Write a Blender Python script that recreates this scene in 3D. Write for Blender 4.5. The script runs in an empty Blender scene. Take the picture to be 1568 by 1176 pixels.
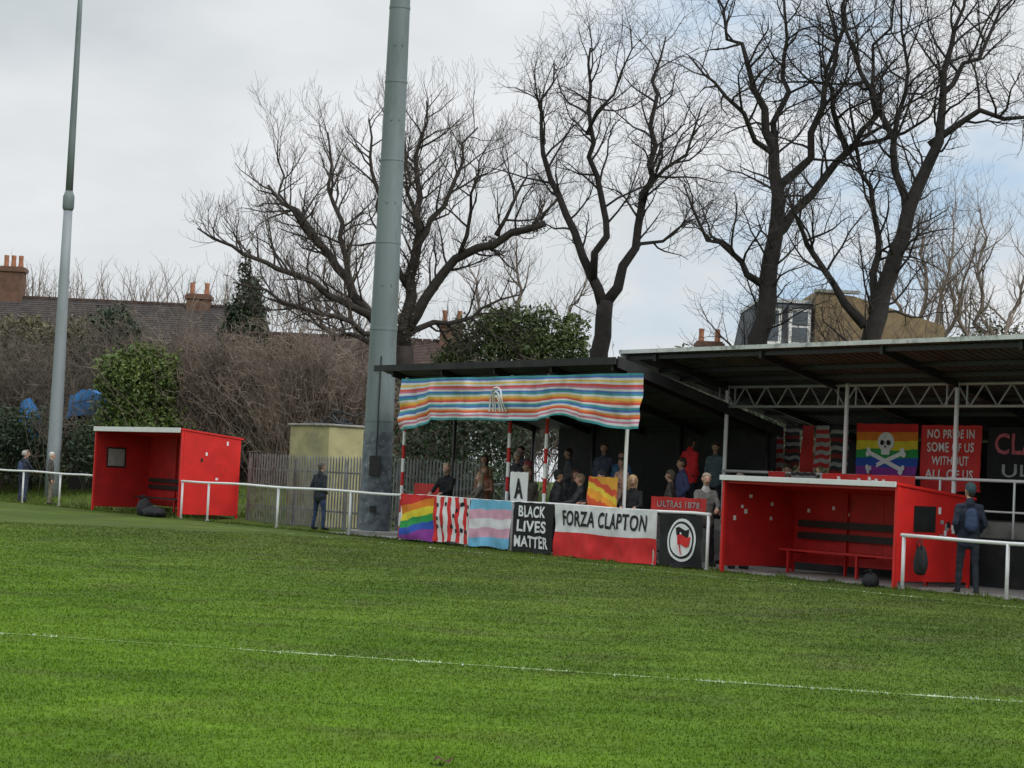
import bpy, bmesh, math, random
import numpy as np
from mathutils import Matrix, Vector, noise
random.seed(7); np.random.seed(7)
D2R=math.radians
sc=bpy.context.scene; COL=bpy.context.collection
sc.view_settings.view_transform='Standard'; sc.view_settings.look='None'; sc.view_settings.exposure=0
# ------------------------------------------------------------------ frames
F0=Vector((-16.26,67.7,0)); A=Vector((.5757,-.8177,0)); N=Vector((.8177,.5757,0))
def W(s,t,z=0): return F0+A*s+N*t+Vector((0,0,z))
# ------------------------------------------------------------------ materials
def nn(nt,t,**k):
    n=nt.nodes.new(t)
    for a,b in k.items(): setattr(n,a,b)
    return n
def mat(name,col,rough=.7,var=.25,scale=6,metal=0,bump=0,bscale=None,dirt=None,dscale=1.5,dlo=.5,dhi=.7,coords='Object',stretch=(1,1,1)):
    m=bpy.data.materials.new(name); m.use_nodes=True; nt=m.node_tree; b=nt.nodes['Principled BSDF']
    b.inputs['Roughness'].default_value=rough; b.inputs['Metallic'].default_value=metal
    tc=nn(nt,'ShaderNodeTexCoord'); mp=nn(nt,'ShaderNodeMapping'); mp.inputs['Scale'].default_value=stretch
    nt.links.new(tc.outputs[coords],mp.inputs[0])
    no=nn(nt,'ShaderNodeTexNoise'); no.inputs['Scale'].default_value=scale; no.inputs['Detail'].default_value=6
    nt.links.new(mp.outputs[0],no.inputs['Vector'])
    cr=nn(nt,'ShaderNodeValToRGB'); cr.color_ramp.elements[0].position=.3; cr.color_ramp.elements[1].position=.7
    cr.color_ramp.elements[0].color=tuple(max(0,c*(1-var)) for c in col)+(1,)
    cr.color_ramp.elements[1].color=tuple(min(1,c*(1+var)) for c in col)+(1,)
    nt.links.new(no.outputs['Fac'],cr.inputs[0]); out=cr.outputs[0]
    if dirt:
        n2=nn(nt,'ShaderNodeTexNoise'); n2.inputs['Scale'].default_value=dscale; n2.inputs['Detail'].default_value=8; n2.inputs['Roughness'].default_value=.7
        nt.links.new(mp.outputs[0],n2.inputs['Vector'])
        mr=nn(nt,'ShaderNodeMapRange'); mr.inputs[1].default_value=dlo; mr.inputs[2].default_value=dhi
        nt.links.new(n2.outputs['Fac'],mr.inputs[0])
        mx=nn(nt,'ShaderNodeMixRGB'); mx.inputs[2].default_value=tuple(dirt)+(1,)
        nt.links.new(mr.outputs[0],mx.inputs[0]); nt.links.new(out,mx.inputs[1]); out=mx.outputs[0]
    nt.links.new(out,b.inputs['Base Color'])
    if bump:
        n3=nn(nt,'ShaderNodeTexNoise'); n3.inputs['Scale'].default_value=bscale or scale*4; n3.inputs['Detail'].default_value=4
        nt.links.new(mp.outputs[0],n3.inputs['Vector'])
        bp=nn(nt,'ShaderNodeBump'); bp.inputs['Strength'].default_value=bump; bp.inputs['Distance'].default_value=.02
        nt.links.new(n3.outputs['Fac'],bp.inputs['Height']); nt.links.new(bp.outputs[0],b.inputs['Normal'])
    return m
def stripes(name,cols,axis='V',wob=.02,rough=.85,tilt=0,pos=None):
    m=bpy.data.materials.new(name); m.use_nodes=True; nt=m.node_tree; b=nt.nodes['Principled BSDF']; b.inputs['Roughness'].default_value=rough
    tc=nn(nt,'ShaderNodeTexCoord'); sp=nn(nt,'ShaderNodeSeparateXYZ'); nt.links.new(tc.outputs['UV'],sp.inputs[0])
    no=nn(nt,'ShaderNodeTexNoise'); no.inputs['Scale'].default_value=3; nt.links.new(tc.outputs['UV'],no.inputs['Vector'])
    ml=nn(nt,'ShaderNodeMath',operation='MULTIPLY_ADD'); ml.inputs[1].default_value=wob; nt.links.new(no.outputs['Fac'],ml.inputs[0])
    nt.links.new(sp.outputs['Y' if axis=='V' else 'X'],ml.inputs[2])
    ad=nn(nt,'ShaderNodeMath',operation='MULTIPLY_ADD'); ad.inputs[1].default_value=tilt
    nt.links.new(sp.outputs['X' if axis=='V' else 'Y'],ad.inputs[0]); nt.links.new(ml.outputs[0],ad.inputs[2])
    su=nn(nt,'ShaderNodeMath',operation='SUBTRACT'); su.inputs[1].default_value=wob/2+tilt/2; nt.links.new(ad.outputs[0],su.inputs[0])
    cr=nn(nt,'ShaderNodeValToRGB'); r=cr.color_ramp; r.interpolation='CONSTANT'
    k=len(cols)
    if pos is None: pos=[i/k for i in range(k)]
    r.elements[0].position=0; r.elements[0].color=tuple(cols[0])+(1,)
    r.elements[1].position=pos[1]; r.elements[1].color=tuple(cols[1])+(1,)
    for i in range(2,k):
        e=r.elements.new(pos[i]); e.color=tuple(cols[i])+(1,)
    nt.links.new(su.outputs[0],cr.inputs[0])
    n2=nn(nt,'ShaderNodeTexNoise'); n2.inputs['Scale'].default_value=5; nt.links.new(tc.outputs['Object'],n2.inputs['Vector'])
    mr=nn(nt,'ShaderNodeMapRange'); mr.inputs[1].default_value=.3; mr.inputs[2].default_value=.7; mr.inputs[3].default_value=.82; mr.inputs[4].default_value=1.0
    nt.links.new(n2.outputs['Fac'],mr.inputs[0])
    mx=nn(nt,'ShaderNodeMixRGB',blend_type='MULTIPLY'); mx.inputs[0].default_value=1
    nt.links.new(cr.outputs[0],mx.inputs[1]); nt.links.new(mr.outputs[0],mx.inputs[2]); nt.links.new(mx.outputs[0],b.inputs['Base Color'])
    return m
M={}
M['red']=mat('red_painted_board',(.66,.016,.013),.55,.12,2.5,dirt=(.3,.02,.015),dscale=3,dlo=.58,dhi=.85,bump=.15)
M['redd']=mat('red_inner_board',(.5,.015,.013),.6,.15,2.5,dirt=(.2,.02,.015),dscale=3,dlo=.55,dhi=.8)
M['white']=mat('white_paint',(.78,.78,.77),.5,.06,3,dirt=(.4,.36,.3),dscale=5,dlo=.6,dhi=.8)
M['whitec']=mat('white_cloth',(.8,.8,.8),.85,.06,3)
M['black']=mat('black_cloth',(.012,.012,.014),.85,.3,5)
M['blackp']=mat('black_paint',(.015,.015,.016),.5,.3,5)
M['dark']=mat('dark_cladding',(.018,.019,.02),.8,.35,2,dirt=(.045,.04,.035))
M['roofs']=mat('roof_sheet_underside',(.06,.068,.068),.7,.3,1.2,dirt=(.025,.025,.025),dscale=2)
M['rooft']=mat('roof_sheet_top',(.07,.07,.066),.8,.3,1.2,dirt=(.03,.045,.02),dscale=2)
M['edge']=mat('roof_edge_trim',(.6,.62,.6),.6,.2,2,dirt=(.14,.15,.12),dscale=3)
M['steel']=mat('galvanised_steel',(.34,.36,.37),.45,.15,4,metal=.3,dirt=(.2,.21,.21),dscale=2,dlo=.45,dhi=.75)
M['pale']=mat('weathered_palisade_steel',(.2,.21,.215),.55,.2,4,metal=.2,dirt=(.1,.085,.07),dscale=2.5,dlo=.45,dhi=.7)
M['pole']=mat('grey_pole_paint',(.16,.195,.20),.55,.16,1.2,dirt=(.09,.11,.10),dscale=2.5,dlo=.5,dhi=.8,stretch=(1,1,.25))
M['pole2']=mat('weathered_post_wrap',(.12,.14,.16),.7,.5,5,dirt=(.4,.4,.4),dscale=7,dlo=.58,dhi=.68)
M['conc']=mat('concrete',(.3,.29,.27),.9,.2,3,dirt=(.13,.12,.1),dscale=2,bump=.3)
M['cream']=mat('cream_render',(.40,.37,.19),.85,.1,2,dirt=(.2,.19,.12),dscale=1.5,dlo=.45,dhi=.75)
M['wood']=mat('dark_bench_timber',(.02,.017,.015),.6,.3,5)
M['bark']=mat('bark',(.042,.034,.029),.95,.35,5,bump=.5)
M['bark2']=mat('bark_dark',(.024,.02,.018),.95,.35,5,bump=.5)
M['twig']=mat('twig_bark',(.085,.068,.056),.9,.3,3)
M['twig2']=mat('twig_bark_dark',(.042,.034,.03),.9,.3,3)
M['twigb']=mat('bramble_stem',(.2,.155,.125),.9,.5,.9)
M['twigc']=mat('thicket_stem',(.14,.115,.09),.9,.45,.9)
M['twigp']=mat('pale_twig',(.21,.17,.14),.9,.3,3)
M['brick']=mat('brown_brick',(.14,.075,.05),.9,.25,3,bump=.3)
M['ybrick']=mat('yellow_stock_brick',(.25,.18,.10),.9,.25,6,dirt=(.13,.09,.06),dscale=3,dlo=.45,dhi=.7)
M['tile']=mat('brown_roof_tile',(.05,.042,.04),.9,.3,3,dirt=(.08,.065,.055))
M['tiler']=mat('red_brown_roof_tile',(.075,.048,.04),.9,.3,3)
M['slate']=mat('slate',(.09,.1,.115),.8,.2,3)
M['glass']=mat('window_glass',(.08,.1,.12),.1,.2,2)
M['perspex']=mat('scuffed_perspex',(.32,.33,.33),.35,.2,5)
M['blue']=mat('blue_tarpaulin',(.02,.16,.42),.5,.3,2,dirt=(.05,.07,.09),dscale=3,dlo=.5,dhi=.75)
M['pot']=mat('clay_pot',(.36,.15,.08),.85,.2,4)
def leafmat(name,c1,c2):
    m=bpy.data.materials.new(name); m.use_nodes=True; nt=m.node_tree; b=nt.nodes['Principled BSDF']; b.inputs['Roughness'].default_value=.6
    at=nn(nt,'ShaderNodeAttribute'); at.attribute_name='vary'  # mix factor holds the painted leaf shading plus random tone
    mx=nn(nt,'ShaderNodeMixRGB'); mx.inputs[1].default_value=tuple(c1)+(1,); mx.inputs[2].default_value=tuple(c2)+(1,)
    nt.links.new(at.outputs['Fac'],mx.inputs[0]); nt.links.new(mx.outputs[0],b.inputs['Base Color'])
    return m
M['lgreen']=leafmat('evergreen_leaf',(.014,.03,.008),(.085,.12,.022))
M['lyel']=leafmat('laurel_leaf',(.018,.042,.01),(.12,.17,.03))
M['ldark']=leafmat('conifer_leaf',(.012,.025,.012),(.04,.065,.025))
M['lbrown']=leafmat('dead_leaf_and_ivy',(.03,.026,.016),(.10,.075,.045))
M['lunder']=leafmat('undergrowth_leaf',(.03,.035,.016),(.14,.12,.055))
M['lhedge']=leafmat('hedge_leaf',(.02,.035,.012),(.1,.11,.05))
# ------------------------------------------------------------------ mesh builder
class MB:
    def __init__(s): s.v=[];s.f=[];s.m=[];s.mats=[]
    def mi(s,m):
        if m not in s.mats: s.mats.append(m)
        return s.mats.index(m)
    def add(s,vs,fs,m):
        o=len(s.v); s.v.extend([tuple(v) for v in vs]); k=s.mi(m)
        for f in fs: s.f.append([i+o for i in f]); s.m.append(k)
    def hexa(s,p,m):
        s.add(p,[(3,2,1,0),(4,5,6,7),(0,1,5,4),(1,2,6,5),(2,3,7,6),(3,0,4,7)],m)
    def box(s,s0,s1,t0,t1,z0,z1,m):
        s.hexa([W(s0,t0,z0),W(s1,t0,z0),W(s1,t1,z0),W(s0,t1,z0),W(s0,t0,z1),W(s1,t0,z1),W(s1,t1,z1),W(s0,t1,z1)],m)
    def slab(s,s0,s1,t0,za,t1,zb,th,m):
        s.hexa([W(s0,t0,za-th),W(s1,t0,za-th),W(s1,t1,zb-th),W(s0,t1,zb-th),W(s0,t0,za),W(s1,t0,za),W(s1,t1,zb),W(s0,t1,zb)],m)
    def wbox(s,x0,x1,y0,y1,z0,z1,m):
        s.hexa([(x0,y0,z0),(x1,y0,z0),(x1,y1,z0),(x0,y1,z0),(x0,y0,z1),(x1,y0,z1),(x1,y1,z1),(x0,y1,z1)],m)
    def tube(s,pts,rs,m,n=6,cap=True):
        pts=[Vector(p) for p in pts]; o=len(s.v); k=s.mi(m)
        up=None
        for i,p in enumerate(pts):
            d=(pts[min(i+1,len(pts)-1)]-pts[max(i-1,0)])
            if d.length<1e-6: d=Vector((0,0,1))
            d.normalize()
            if up is None:
                up=d.orthogonal().normalized()
            else:
                up=(up-d*up.dot(d))
                up=up.normalized() if up.length>1e-5 else d.orthogonal().normalized()
            q=d.cross(up); r=rs[i] if isinstance(rs,(list,tuple)) else rs
            for j in range(n):
                a=2*math.pi*j/n; v=p+(up*math.cos(a)+q*math.sin(a))*r
                s.v.append((v.x,v.y,v.z))
        for i in range(len(pts)-1):
            for j in range(n):
                s.f.append([o+i*n+j,o+i*n+(j+1)%n,o+(i+1)*n+(j+1)%n,o+(i+1)*n+j]); s.m.append(k)
        if cap:
            s.f.append([o+j for j in range(n)][::-1]); s.m.append(k)
            e=o+(len(pts)-1)*n; s.f.append([e+j for j in range(n)]); s.m.append(k)
    def obj(s,name,parent=None,smooth=False,bevel=0):
        me=bpy.data.meshes.new(name); me.from_pydata(s.v,[],s.f); 
        for m in s.mats: me.materials.append(m)
        me.polygons.foreach_set('material_index',s.m)
        if smooth: me.polygons.foreach_set('use_smooth',[len(f)==4 for f in s.f])
        me.update(); ob=bpy.data.objects.new(name,me); COL.objects.link(ob)
        if parent: ob.parent=parent; ob.matrix_parent_inverse=Matrix.Translation(parent.location).inverted()
        if bevel:
            b=ob.modifiers.new('bevel','BEVEL'); b.width=bevel; b.segments=2
        return ob
def empty(name,loc):
    e=bpy.data.objects.new(name,None); e.location=loc; e.empty_display_size=.3; COL.objects.link(e); return e
# ------------------------------------------------------------------ camera
cd=bpy.data.cameras.new('camera'); cam=bpy.data.objects.new('camera',cd); COL.objects.link(cam)
cd.lens=71.17; cd.sensor_width=36; cd.clip_end=3000
cam.matrix_world=Matrix.Translation((0,0,1.6))@Matrix.Rotation(D2R(90)+math.atan(144/3100),4,'X')@Matrix.Rotation(D2R(2.7),4,'Z')
sc.camera=cam
# ------------------------------------------------------------------ world
w=bpy.data.worlds.new('World'); sc.world=w; w.use_nodes=True; nt=w.node_tree; bg=nt.nodes['Background']
sky=nn(nt,'ShaderNodeTexSky',sky_type='NISHITA'); sky.sun_disc=False; sky.sun_elevation=D2R(38); sky.sun_rotation=D2R(140)
tc=nn(nt,'ShaderNodeTexCoord'); mp=nn(nt,'ShaderNodeMapping'); mp.inputs['Scale'].default_value=(1,1,2.2); mp.inputs['Location'].default_value=(.35,0,.2)
nt.links.new(tc.outputs['Generated'],mp.inputs[0])
n1=nn(nt,'ShaderNodeTexNoise'); n1.inputs['Scale'].default_value=7; n1.inputs['Detail'].default_value=7; n1.inputs['Roughness'].default_value=.55
n2=nn(nt,'ShaderNodeTexNoise'); n2.inputs['Scale'].default_value=4.5; n2.inputs['Detail'].default_value=6
nt.links.new(mp.outputs[0],n1.inputs['Vector']); nt.links.new(mp.outputs[0],n2.inputs['Vector'])
cr=nn(nt,'ShaderNodeValToRGB'); e=cr.color_ramp.elements
e[0].position=.33; e[0].color=(5.7,6.2,6.5,1); e[1].position=.72; e[1].color=(8.6,8.8,9.0,1)
sp=nn(nt,'ShaderNodeSeparateXYZ'); nt.links.new(tc.outputs['Generated'],sp.inputs[0])
mr=nn(nt,'ShaderNodeMapRange'); mr.inputs[1].default_value=-.25; mr.inputs[2].default_value=.3; mr.inputs[3].default_value=-.1; mr.inputs[4].default_value=.2
nt.links.new(sp.outputs['X'],mr.inputs[0])
ad=nn(nt,'ShaderNodeMath',operation='ADD'); nt.links.new(n2.outputs['Fac'],ad.inputs[0]); nt.links.new(mr.outputs[0],ad.inputs[1]); nt.links.new(ad.outputs[0],cr.inputs[0])
mb=nn(nt,'ShaderNodeMapRange'); mb.inputs[1].default_value=.47; mb.inputs[2].default_value=.66; nt.links.new(n1.outputs['Fac'],mb.inputs[0])
mxr=nn(nt,'ShaderNodeMapRange'); mxr.inputs[1].default_value=0; mxr.inputs[2].default_value=.1; nt.links.new(sp.outputs['X'],mxr.inputs[0])
mul=nn(nt,'ShaderNodeMath',operation='MULTIPLY'); nt.links.new(mb.outputs[0],mul.inputs[0]); nt.links.new(mxr.outputs[0],mul.inputs[1])
mu2=nn(nt,'ShaderNodeMath',operation='MULTIPLY'); mu2.inputs[1].default_value=.8; nt.links.new(mul.outputs[0],mu2.inputs[0])
skm=nn(nt,'ShaderNodeMixRGB',blend_type='MIX'); skm.inputs[0].default_value=.75; skm.inputs[2].default_value=(4.3,6.4,8.8,1); nt.links.new(sky.outputs[0],skm.inputs[1])
mx=nn(nt,'ShaderNodeMixRGB'); nt.links.new(mu2.outputs[0],mx.inputs[0]); nt.links.new(cr.outputs[0],mx.inputs[1]); nt.links.new(skm.outputs[0],mx.inputs[2])
mz=nn(nt,'ShaderNodeMapRange'); mz.inputs[1].default_value=.28; mz.inputs[2].default_value=1; mz.inputs[3].default_value=1; mz.inputs[4].default_value=2.3
nt.links.new(sp.outputs['Z'],mz.inputs[0])
mm=nn(nt,'ShaderNodeMixRGB',blend_type='MULTIPLY'); mm.inputs[0].default_value=1; nt.links.new(mx.outputs[0],mm.inputs[1]); nt.links.new(mz.outputs[0],mm.inputs[2])
nt.links.new(mm.outputs[0],bg.inputs[0]); bg.inputs[1].default_value=.1
sd=bpy.data.lights.new('sun','SUN'); sd.energy=1.3; sd.angle=D2R(16); sd.color=(1,.96,.9)
so=bpy.data.objects.new('sun',sd); COL.objects.link(so)
sv=Vector((math.sin(D2R(140))*math.cos(D2R(38)),math.cos(D2R(140))*math.cos(D2R(38)),math.sin(D2R(38))))
so.rotation_euler=sv.to_track_quat('Z','Y').to_euler(); so.location=(20,-20,40)
# ------------------------------------------------------------------ ground
def grassmat(name,attr,k=1.0):
    m=bpy.data.materials.new(name); m.use_nodes=True; nt=m.node_tree; b=nt.nodes['Principled BSDF']; b.inputs['Roughness'].default_value=.9
    b.inputs['Specular IOR Level'].default_value=.08
    g=nn(nt,'ShaderNodeNewGeometry')
    def noi(s,d=5,st=None,rot=0):
        n=nn(nt,'ShaderNodeTexNoise'); n.inputs['Scale'].default_value=s; n.inputs['Detail'].default_value=d
        if st:
            mp=nn(nt,'ShaderNodeMapping'); mp.inputs['Scale'].default_value=st; mp.inputs['Rotation'].default_value=(0,0,rot); nt.links.new(g.outputs['Position'],mp.inputs[0]); nt.links.new(mp.outputs[0],n.inputs['Vector'])
        else: nt.links.new(g.outputs['Position'],n.inputs['Vector'])
        return n
    a=noi(.3); c=noi(1.1,7,(.8,1.9,1),.2); d=noi(14); f=noi(.75,8)
    r1=nn(nt,'ShaderNodeMapRange'); r1.inputs[1].default_value=.35; r1.inputs[2].default_value=.65; nt.links.new(a.outputs['Fac'],r1.inputs[0])
    m1=nn(nt,'ShaderNodeMixRGB'); m1.inputs[1].default_value=(.083*k,.160*k,.012*k,1); m1.inputs[2].default_value=(.122*k,.212*k,.018*k,1); nt.links.new(r1.outputs[0],m1.inputs[0])
    r2=nn(nt,'ShaderNodeMapRange'); r2.inputs[1].default_value=.35; r2.inputs[2].default_value=.68; r2.inputs[3].default_value=.74;r2.inputs[4].default_value=1.15; nt.links.new(c.outputs['Fac'],r2.inputs[0])
    m2=nn(nt,'ShaderNodeMixRGB',blend_type='MULTIPLY'); m2.inputs[0].default_value=1; nt.links.new(m1.outputs[0],m2.inputs[1]); nt.links.new(r2.outputs[0],m2.inputs[2])
    # worn, slightly muddy patches
    r4=nn(nt,'ShaderNodeMapRange'); r4.inputs[1].default_value=.52; r4.inputs[2].default_value=.72; r4.inputs[4].default_value=.55; nt.links.new(f.outputs['Fac'],r4.inputs[0])
    m6=nn(nt,'ShaderNodeMixRGB'); m6.inputs[2].default_value=(.095,.115,.03,1); nt.links.new(r4.outputs[0],m6.inputs[0]); nt.links.new(m2.outputs[0],m6.inputs[1])
    out=m6.outputs[0]
    if attr:
        at=nn(nt,'ShaderNodeAttribute'); at.attribute_name='vary'
        r3=nn(nt,'ShaderNodeMapRange'); r3.inputs[3].default_value=.75; r3.inputs[4].default_value=1.3; nt.links.new(at.outputs['Fac'],r3.inputs[0])
    else:
        r3=nn(nt,'ShaderNodeMapRange'); r3.inputs[1].default_value=.3; r3.inputs[2].default_value=.7; r3.inputs[3].default_value=.65; r3.inputs[4].default_value=1.1; nt.links.new(d.outputs['Fac'],r3.inputs[0])
    m3=nn(nt,'ShaderNodeMixRGB',blend_type='MULTIPLY'); m3.inputs[0].default_value=1; nt.links.new(out,m3.inputs[1]); nt.links.new(r3.outputs[0],m3.inputs[2])
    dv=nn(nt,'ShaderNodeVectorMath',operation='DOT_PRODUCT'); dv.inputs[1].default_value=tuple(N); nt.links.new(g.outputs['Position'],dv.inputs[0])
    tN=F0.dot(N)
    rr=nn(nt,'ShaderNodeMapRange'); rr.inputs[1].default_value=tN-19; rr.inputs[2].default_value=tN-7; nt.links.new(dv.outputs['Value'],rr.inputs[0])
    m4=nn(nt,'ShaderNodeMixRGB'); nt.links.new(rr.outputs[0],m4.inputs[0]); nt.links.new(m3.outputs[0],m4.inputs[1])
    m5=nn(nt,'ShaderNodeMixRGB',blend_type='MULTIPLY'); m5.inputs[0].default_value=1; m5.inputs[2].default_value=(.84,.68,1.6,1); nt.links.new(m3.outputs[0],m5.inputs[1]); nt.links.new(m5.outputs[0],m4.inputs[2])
    nt.links.new(m4.outputs[0],b.inputs['Base Color'])
    if not attr:
        bp=nn(nt,'ShaderNodeBump'); bp.inputs['Strength'].default_value=.5; bp.inputs['Distance'].default_value=.04
        nt.links.new(d.outputs['Fac'],bp.inputs['Height']); nt.links.new(bp.outputs[0],b.inputs['Normal'])
    return m
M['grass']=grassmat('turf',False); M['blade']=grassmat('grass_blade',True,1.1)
M['linew']=mat('line_marking_paint',(.62,.66,.58),.9,.1,5)
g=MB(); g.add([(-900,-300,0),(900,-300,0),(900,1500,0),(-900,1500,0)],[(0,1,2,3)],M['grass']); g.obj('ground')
g=MB(); g.box(20.2,60,.25,8,-.05,.03,M['conc']); g.obj('concrete_pavement')
b=MB(); ns,ntt=60,24
vs=[];fs=[]
for i in range(ns+1):
    for j in range(ntt+1):
        s=-40+i*(54/ns); t=.6+j*1.2
        h=min(1,j/6)*1.0*(1 if s<8 else max(0,1-(s-8)/5))
        h+= .10*noise.noise(Vector((s*.5,t*.5,0)))*min(1,j)
        vs.append(W(s,t,h+.004 if j else -.05))
for i in range(ns):
    for j in range(ntt):
        a=i*(ntt+1)+j; fs.append((a,a+ntt+1,a+ntt+2,a+1))
b.add(vs,fs,M['grass']); b.obj('grass_bank',smooth=True)
LA=Vector((-4.72,18.2)); LB=Vector((4.2,16.25)); LD=(LB-LA).normalized(); LN=Vector((-LD.y,LD.x))
g=MB()
p0=LA-LD*12; p1=LB+LD*14
M['worn']=mat('worn_line_paint',(.3,.38,.2),.9,.2,3,dirt=(.09,.17,.014),dscale=1.6,dlo=.36,dhi=.52)
g.add([(p0.x,p0.y,.004),(p1.x,p1.y,.004),(p1.x+LN.x*.1,p1.y+LN.y*.1,.004),(p0.x+LN.x*.1,p0.y+LN.y*.1,.004)],[(0,1,2,3)],M['worn'])
g.add([W(16,-1.6,.005),W(60,-1.6,.005),W(60,-1.5,.005),W(16,-1.5,.005)],[(0,1,2,3)],M['worn'])
g.obj('pitch_line_marking')
def mkblades(name,X,D,Z,h,wd,mi,parent=None):
    n=len(X); th=np.random.rand(n)*6.283; ln=.6*h*np.random.rand(n); ph=np.random.rand(n)*6.283
    v=np.zeros((n,3,3)); dx=np.cos(th)*wd; dy=np.sin(th)*wd
    v[:,0,0]=X-dx; v[:,0,1]=D-dy; v[:,1,0]=X+dx; v[:,1,1]=D+dy; v[:,0,2]=Z; v[:,1,2]=Z
    v[:,2,0]=X+np.cos(ph)*ln; v[:,2,1]=D+np.sin(ph)*ln; v[:,2,2]=Z+h
    me=bpy.data.meshes.new(name); me.vertices.add(n*3); me.vertices.foreach_set('co',v.reshape(-1))
    me.loops.add(n*3); me.loops.foreach_set('vertex_index',np.arange(n*3,dtype=np.int32))
    me.polygons.add(n); me.polygons.foreach_set('loop_start',np.arange(0,n*3,3,dtype=np.int32))
    me.materials.append(M['blade']); me.materials.append(M['linew'])
    me.polygons.foreach_set('material_index',mi)
    at=me.attributes.new('vary','FLOAT','FACE'); at.data.foreach_set('value',np.random.rand(n).astype(np.float32))
    me.update(); me.validate(); o=bpy.data.objects.new(name,me); COL.objects.link(o)
def blades(name,n,dmin,dmax):
    u=np.random.rand(n); D=dmin*(dmax/dmin)**u
    X=(np.random.rand(n)*2-1)*(D*.30+.6)
    h=(.008+.012*np.random.rand(n))*(.85+.015*D); wd=(.0032+.003*np.random.rand(n))*(D/10)
    q=(X-LA.x)*LN.x+(D-LA.y)*LN.y; q2=(X-LA.x)*LD.x+(D-LA.y)*LD.y
    mi=np.zeros(n,dtype=np.int32)
    inl=(q>-.03)&(q<.13); pat=np.array([noise.noise(Vector((a*1.1,3.1,0)))+.6*noise.noise(Vector((a*3.5,1.1,0))) for a in q2[inl]])
    pr=np.clip(-.05+1.5*pat+.035*q2[inl],.03,.9); mi[inl]=(np.random.rand(inl.sum())<pr)
    tt=(X-F0.x)*N.x+(D-F0.y)*N.y; ss=(X-F0.x)*A.x+(D-F0.y)*A.y
    in2=(tt>-1.62)&(tt<-1.48)&(ss>19); mi[in2]=(np.random.rand(in2.sum())<.2)
    mkblades(name,X,D,0,h,wd,mi)
blades('grass',270000,9.5,48)
n=16000; s=np.random.rand(n)*66-18; 
t=np.where(np.random.rand(n)<.6,np.random.randn(n)*.09,np.random.rand(n)*.5-.1)
cl=np.array([.5+noise.noise(Vector((a*2.2,b*3,0))) for a,b in zip(s,t)])
h=(.03+.09*np.random.rand(n))*np.clip(cl,.15,1.2)
mkblades('rough_grass_verge',F0.x+A.x*s+N.x*t,F0.y+A.y*s+N.y*t,0,h,.012+.01*np.random.rand(n),np.zeros(n,dtype=np.int32))
n=14000; s=np.random.rand(n)*44-32; t=.6+np.random.rand(n)*7
hb=np.clip((t-.6)/7.2,0,1)*np.where(s<8,1,np.clip(1-(s-8)/5,0,1))
mkblades('rough_grass_verge',F0.x+A.x*s+N.x*t,F0.y+A.y*s+N.y*t,hb-.03,.08+.12*np.random.rand(n),.015+.015*np.random.rand(n),np.zeros(n,dtype=np.int32))
# ------------------------------------------------------------------ foliage
def foliage(name,ells,n,size,m,parent=None):
    tot=sum(e[3]*e[4]*e[5] for e in ells); P=[];leaf_shade=[]
    for (x,y,z,a,b,c) in ells:
        k=int(n*a*b*c/tot)
        d=np.random.randn(k,3); d/=np.linalg.norm(d,axis=1)[:,None]
        r=1-np.abs(np.random.randn(k))*.3; r=np.clip(r,0,1)
        lump=np.array([1+.42*noise.noise(Vector((q[0]*2.3+x,q[1]*2.3+y,q[2]*2.3+z))) +.28*noise.noise(Vector((q[0]*6+x,q[1]*6,q[2]*6+z))) for q in d])
        p=d*(r*lump)[:,None]*np.array([a,b,c])+np.array([x,y,z]); P.append(p)
        leaf_shade.append(np.clip(.25+.3*d[:,2]+.9*(lump-1)+.3*(r-.6)+.35*np.random.rand(k)-.05,0,1))  # shading painted into leaf tone: lighter on top and lumps, darker inside, partly random
    P=np.concatenate(P); leaf_shade=np.concatenate(leaf_shade); k=len(P)
    a=np.random.randn(k,3); a/=np.linalg.norm(a,axis=1)[:,None]; b=np.cross(a,np.random.randn(k,3)); b/=np.linalg.norm(b,axis=1)[:,None]
    s=(size*(.6+.8*np.random.rand(k)))[:,None]
    v=np.stack([P-a*s,P-b*s*.45,P+a*s,P+b*s*.45],1)
    me=bpy.data.meshes.new(name); me.vertices.add(k*4); me.vertices.foreach_set('co',v.reshape(-1))
    me.loops.add(k*4); me.loops.foreach_set('vertex_index',np.arange(k*4,dtype=np.int32))
    me.polygons.add(k); me.polygons.foreach_set('loop_start',np.arange(0,k*4,4,dtype=np.int32))
    me.materials.append(m); at=me.attributes.new('vary','FLOAT','FACE'); at.data.foreach_set('value',leaf_shade.astype(np.float32))
    me.update(); me.validate(); o=bpy.data.objects.new(name,me); COL.objects.link(o)
    if parent: o.parent=parent; o.matrix_parent_inverse=Matrix.Translation(parent.location).inverted()
    return o
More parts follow.
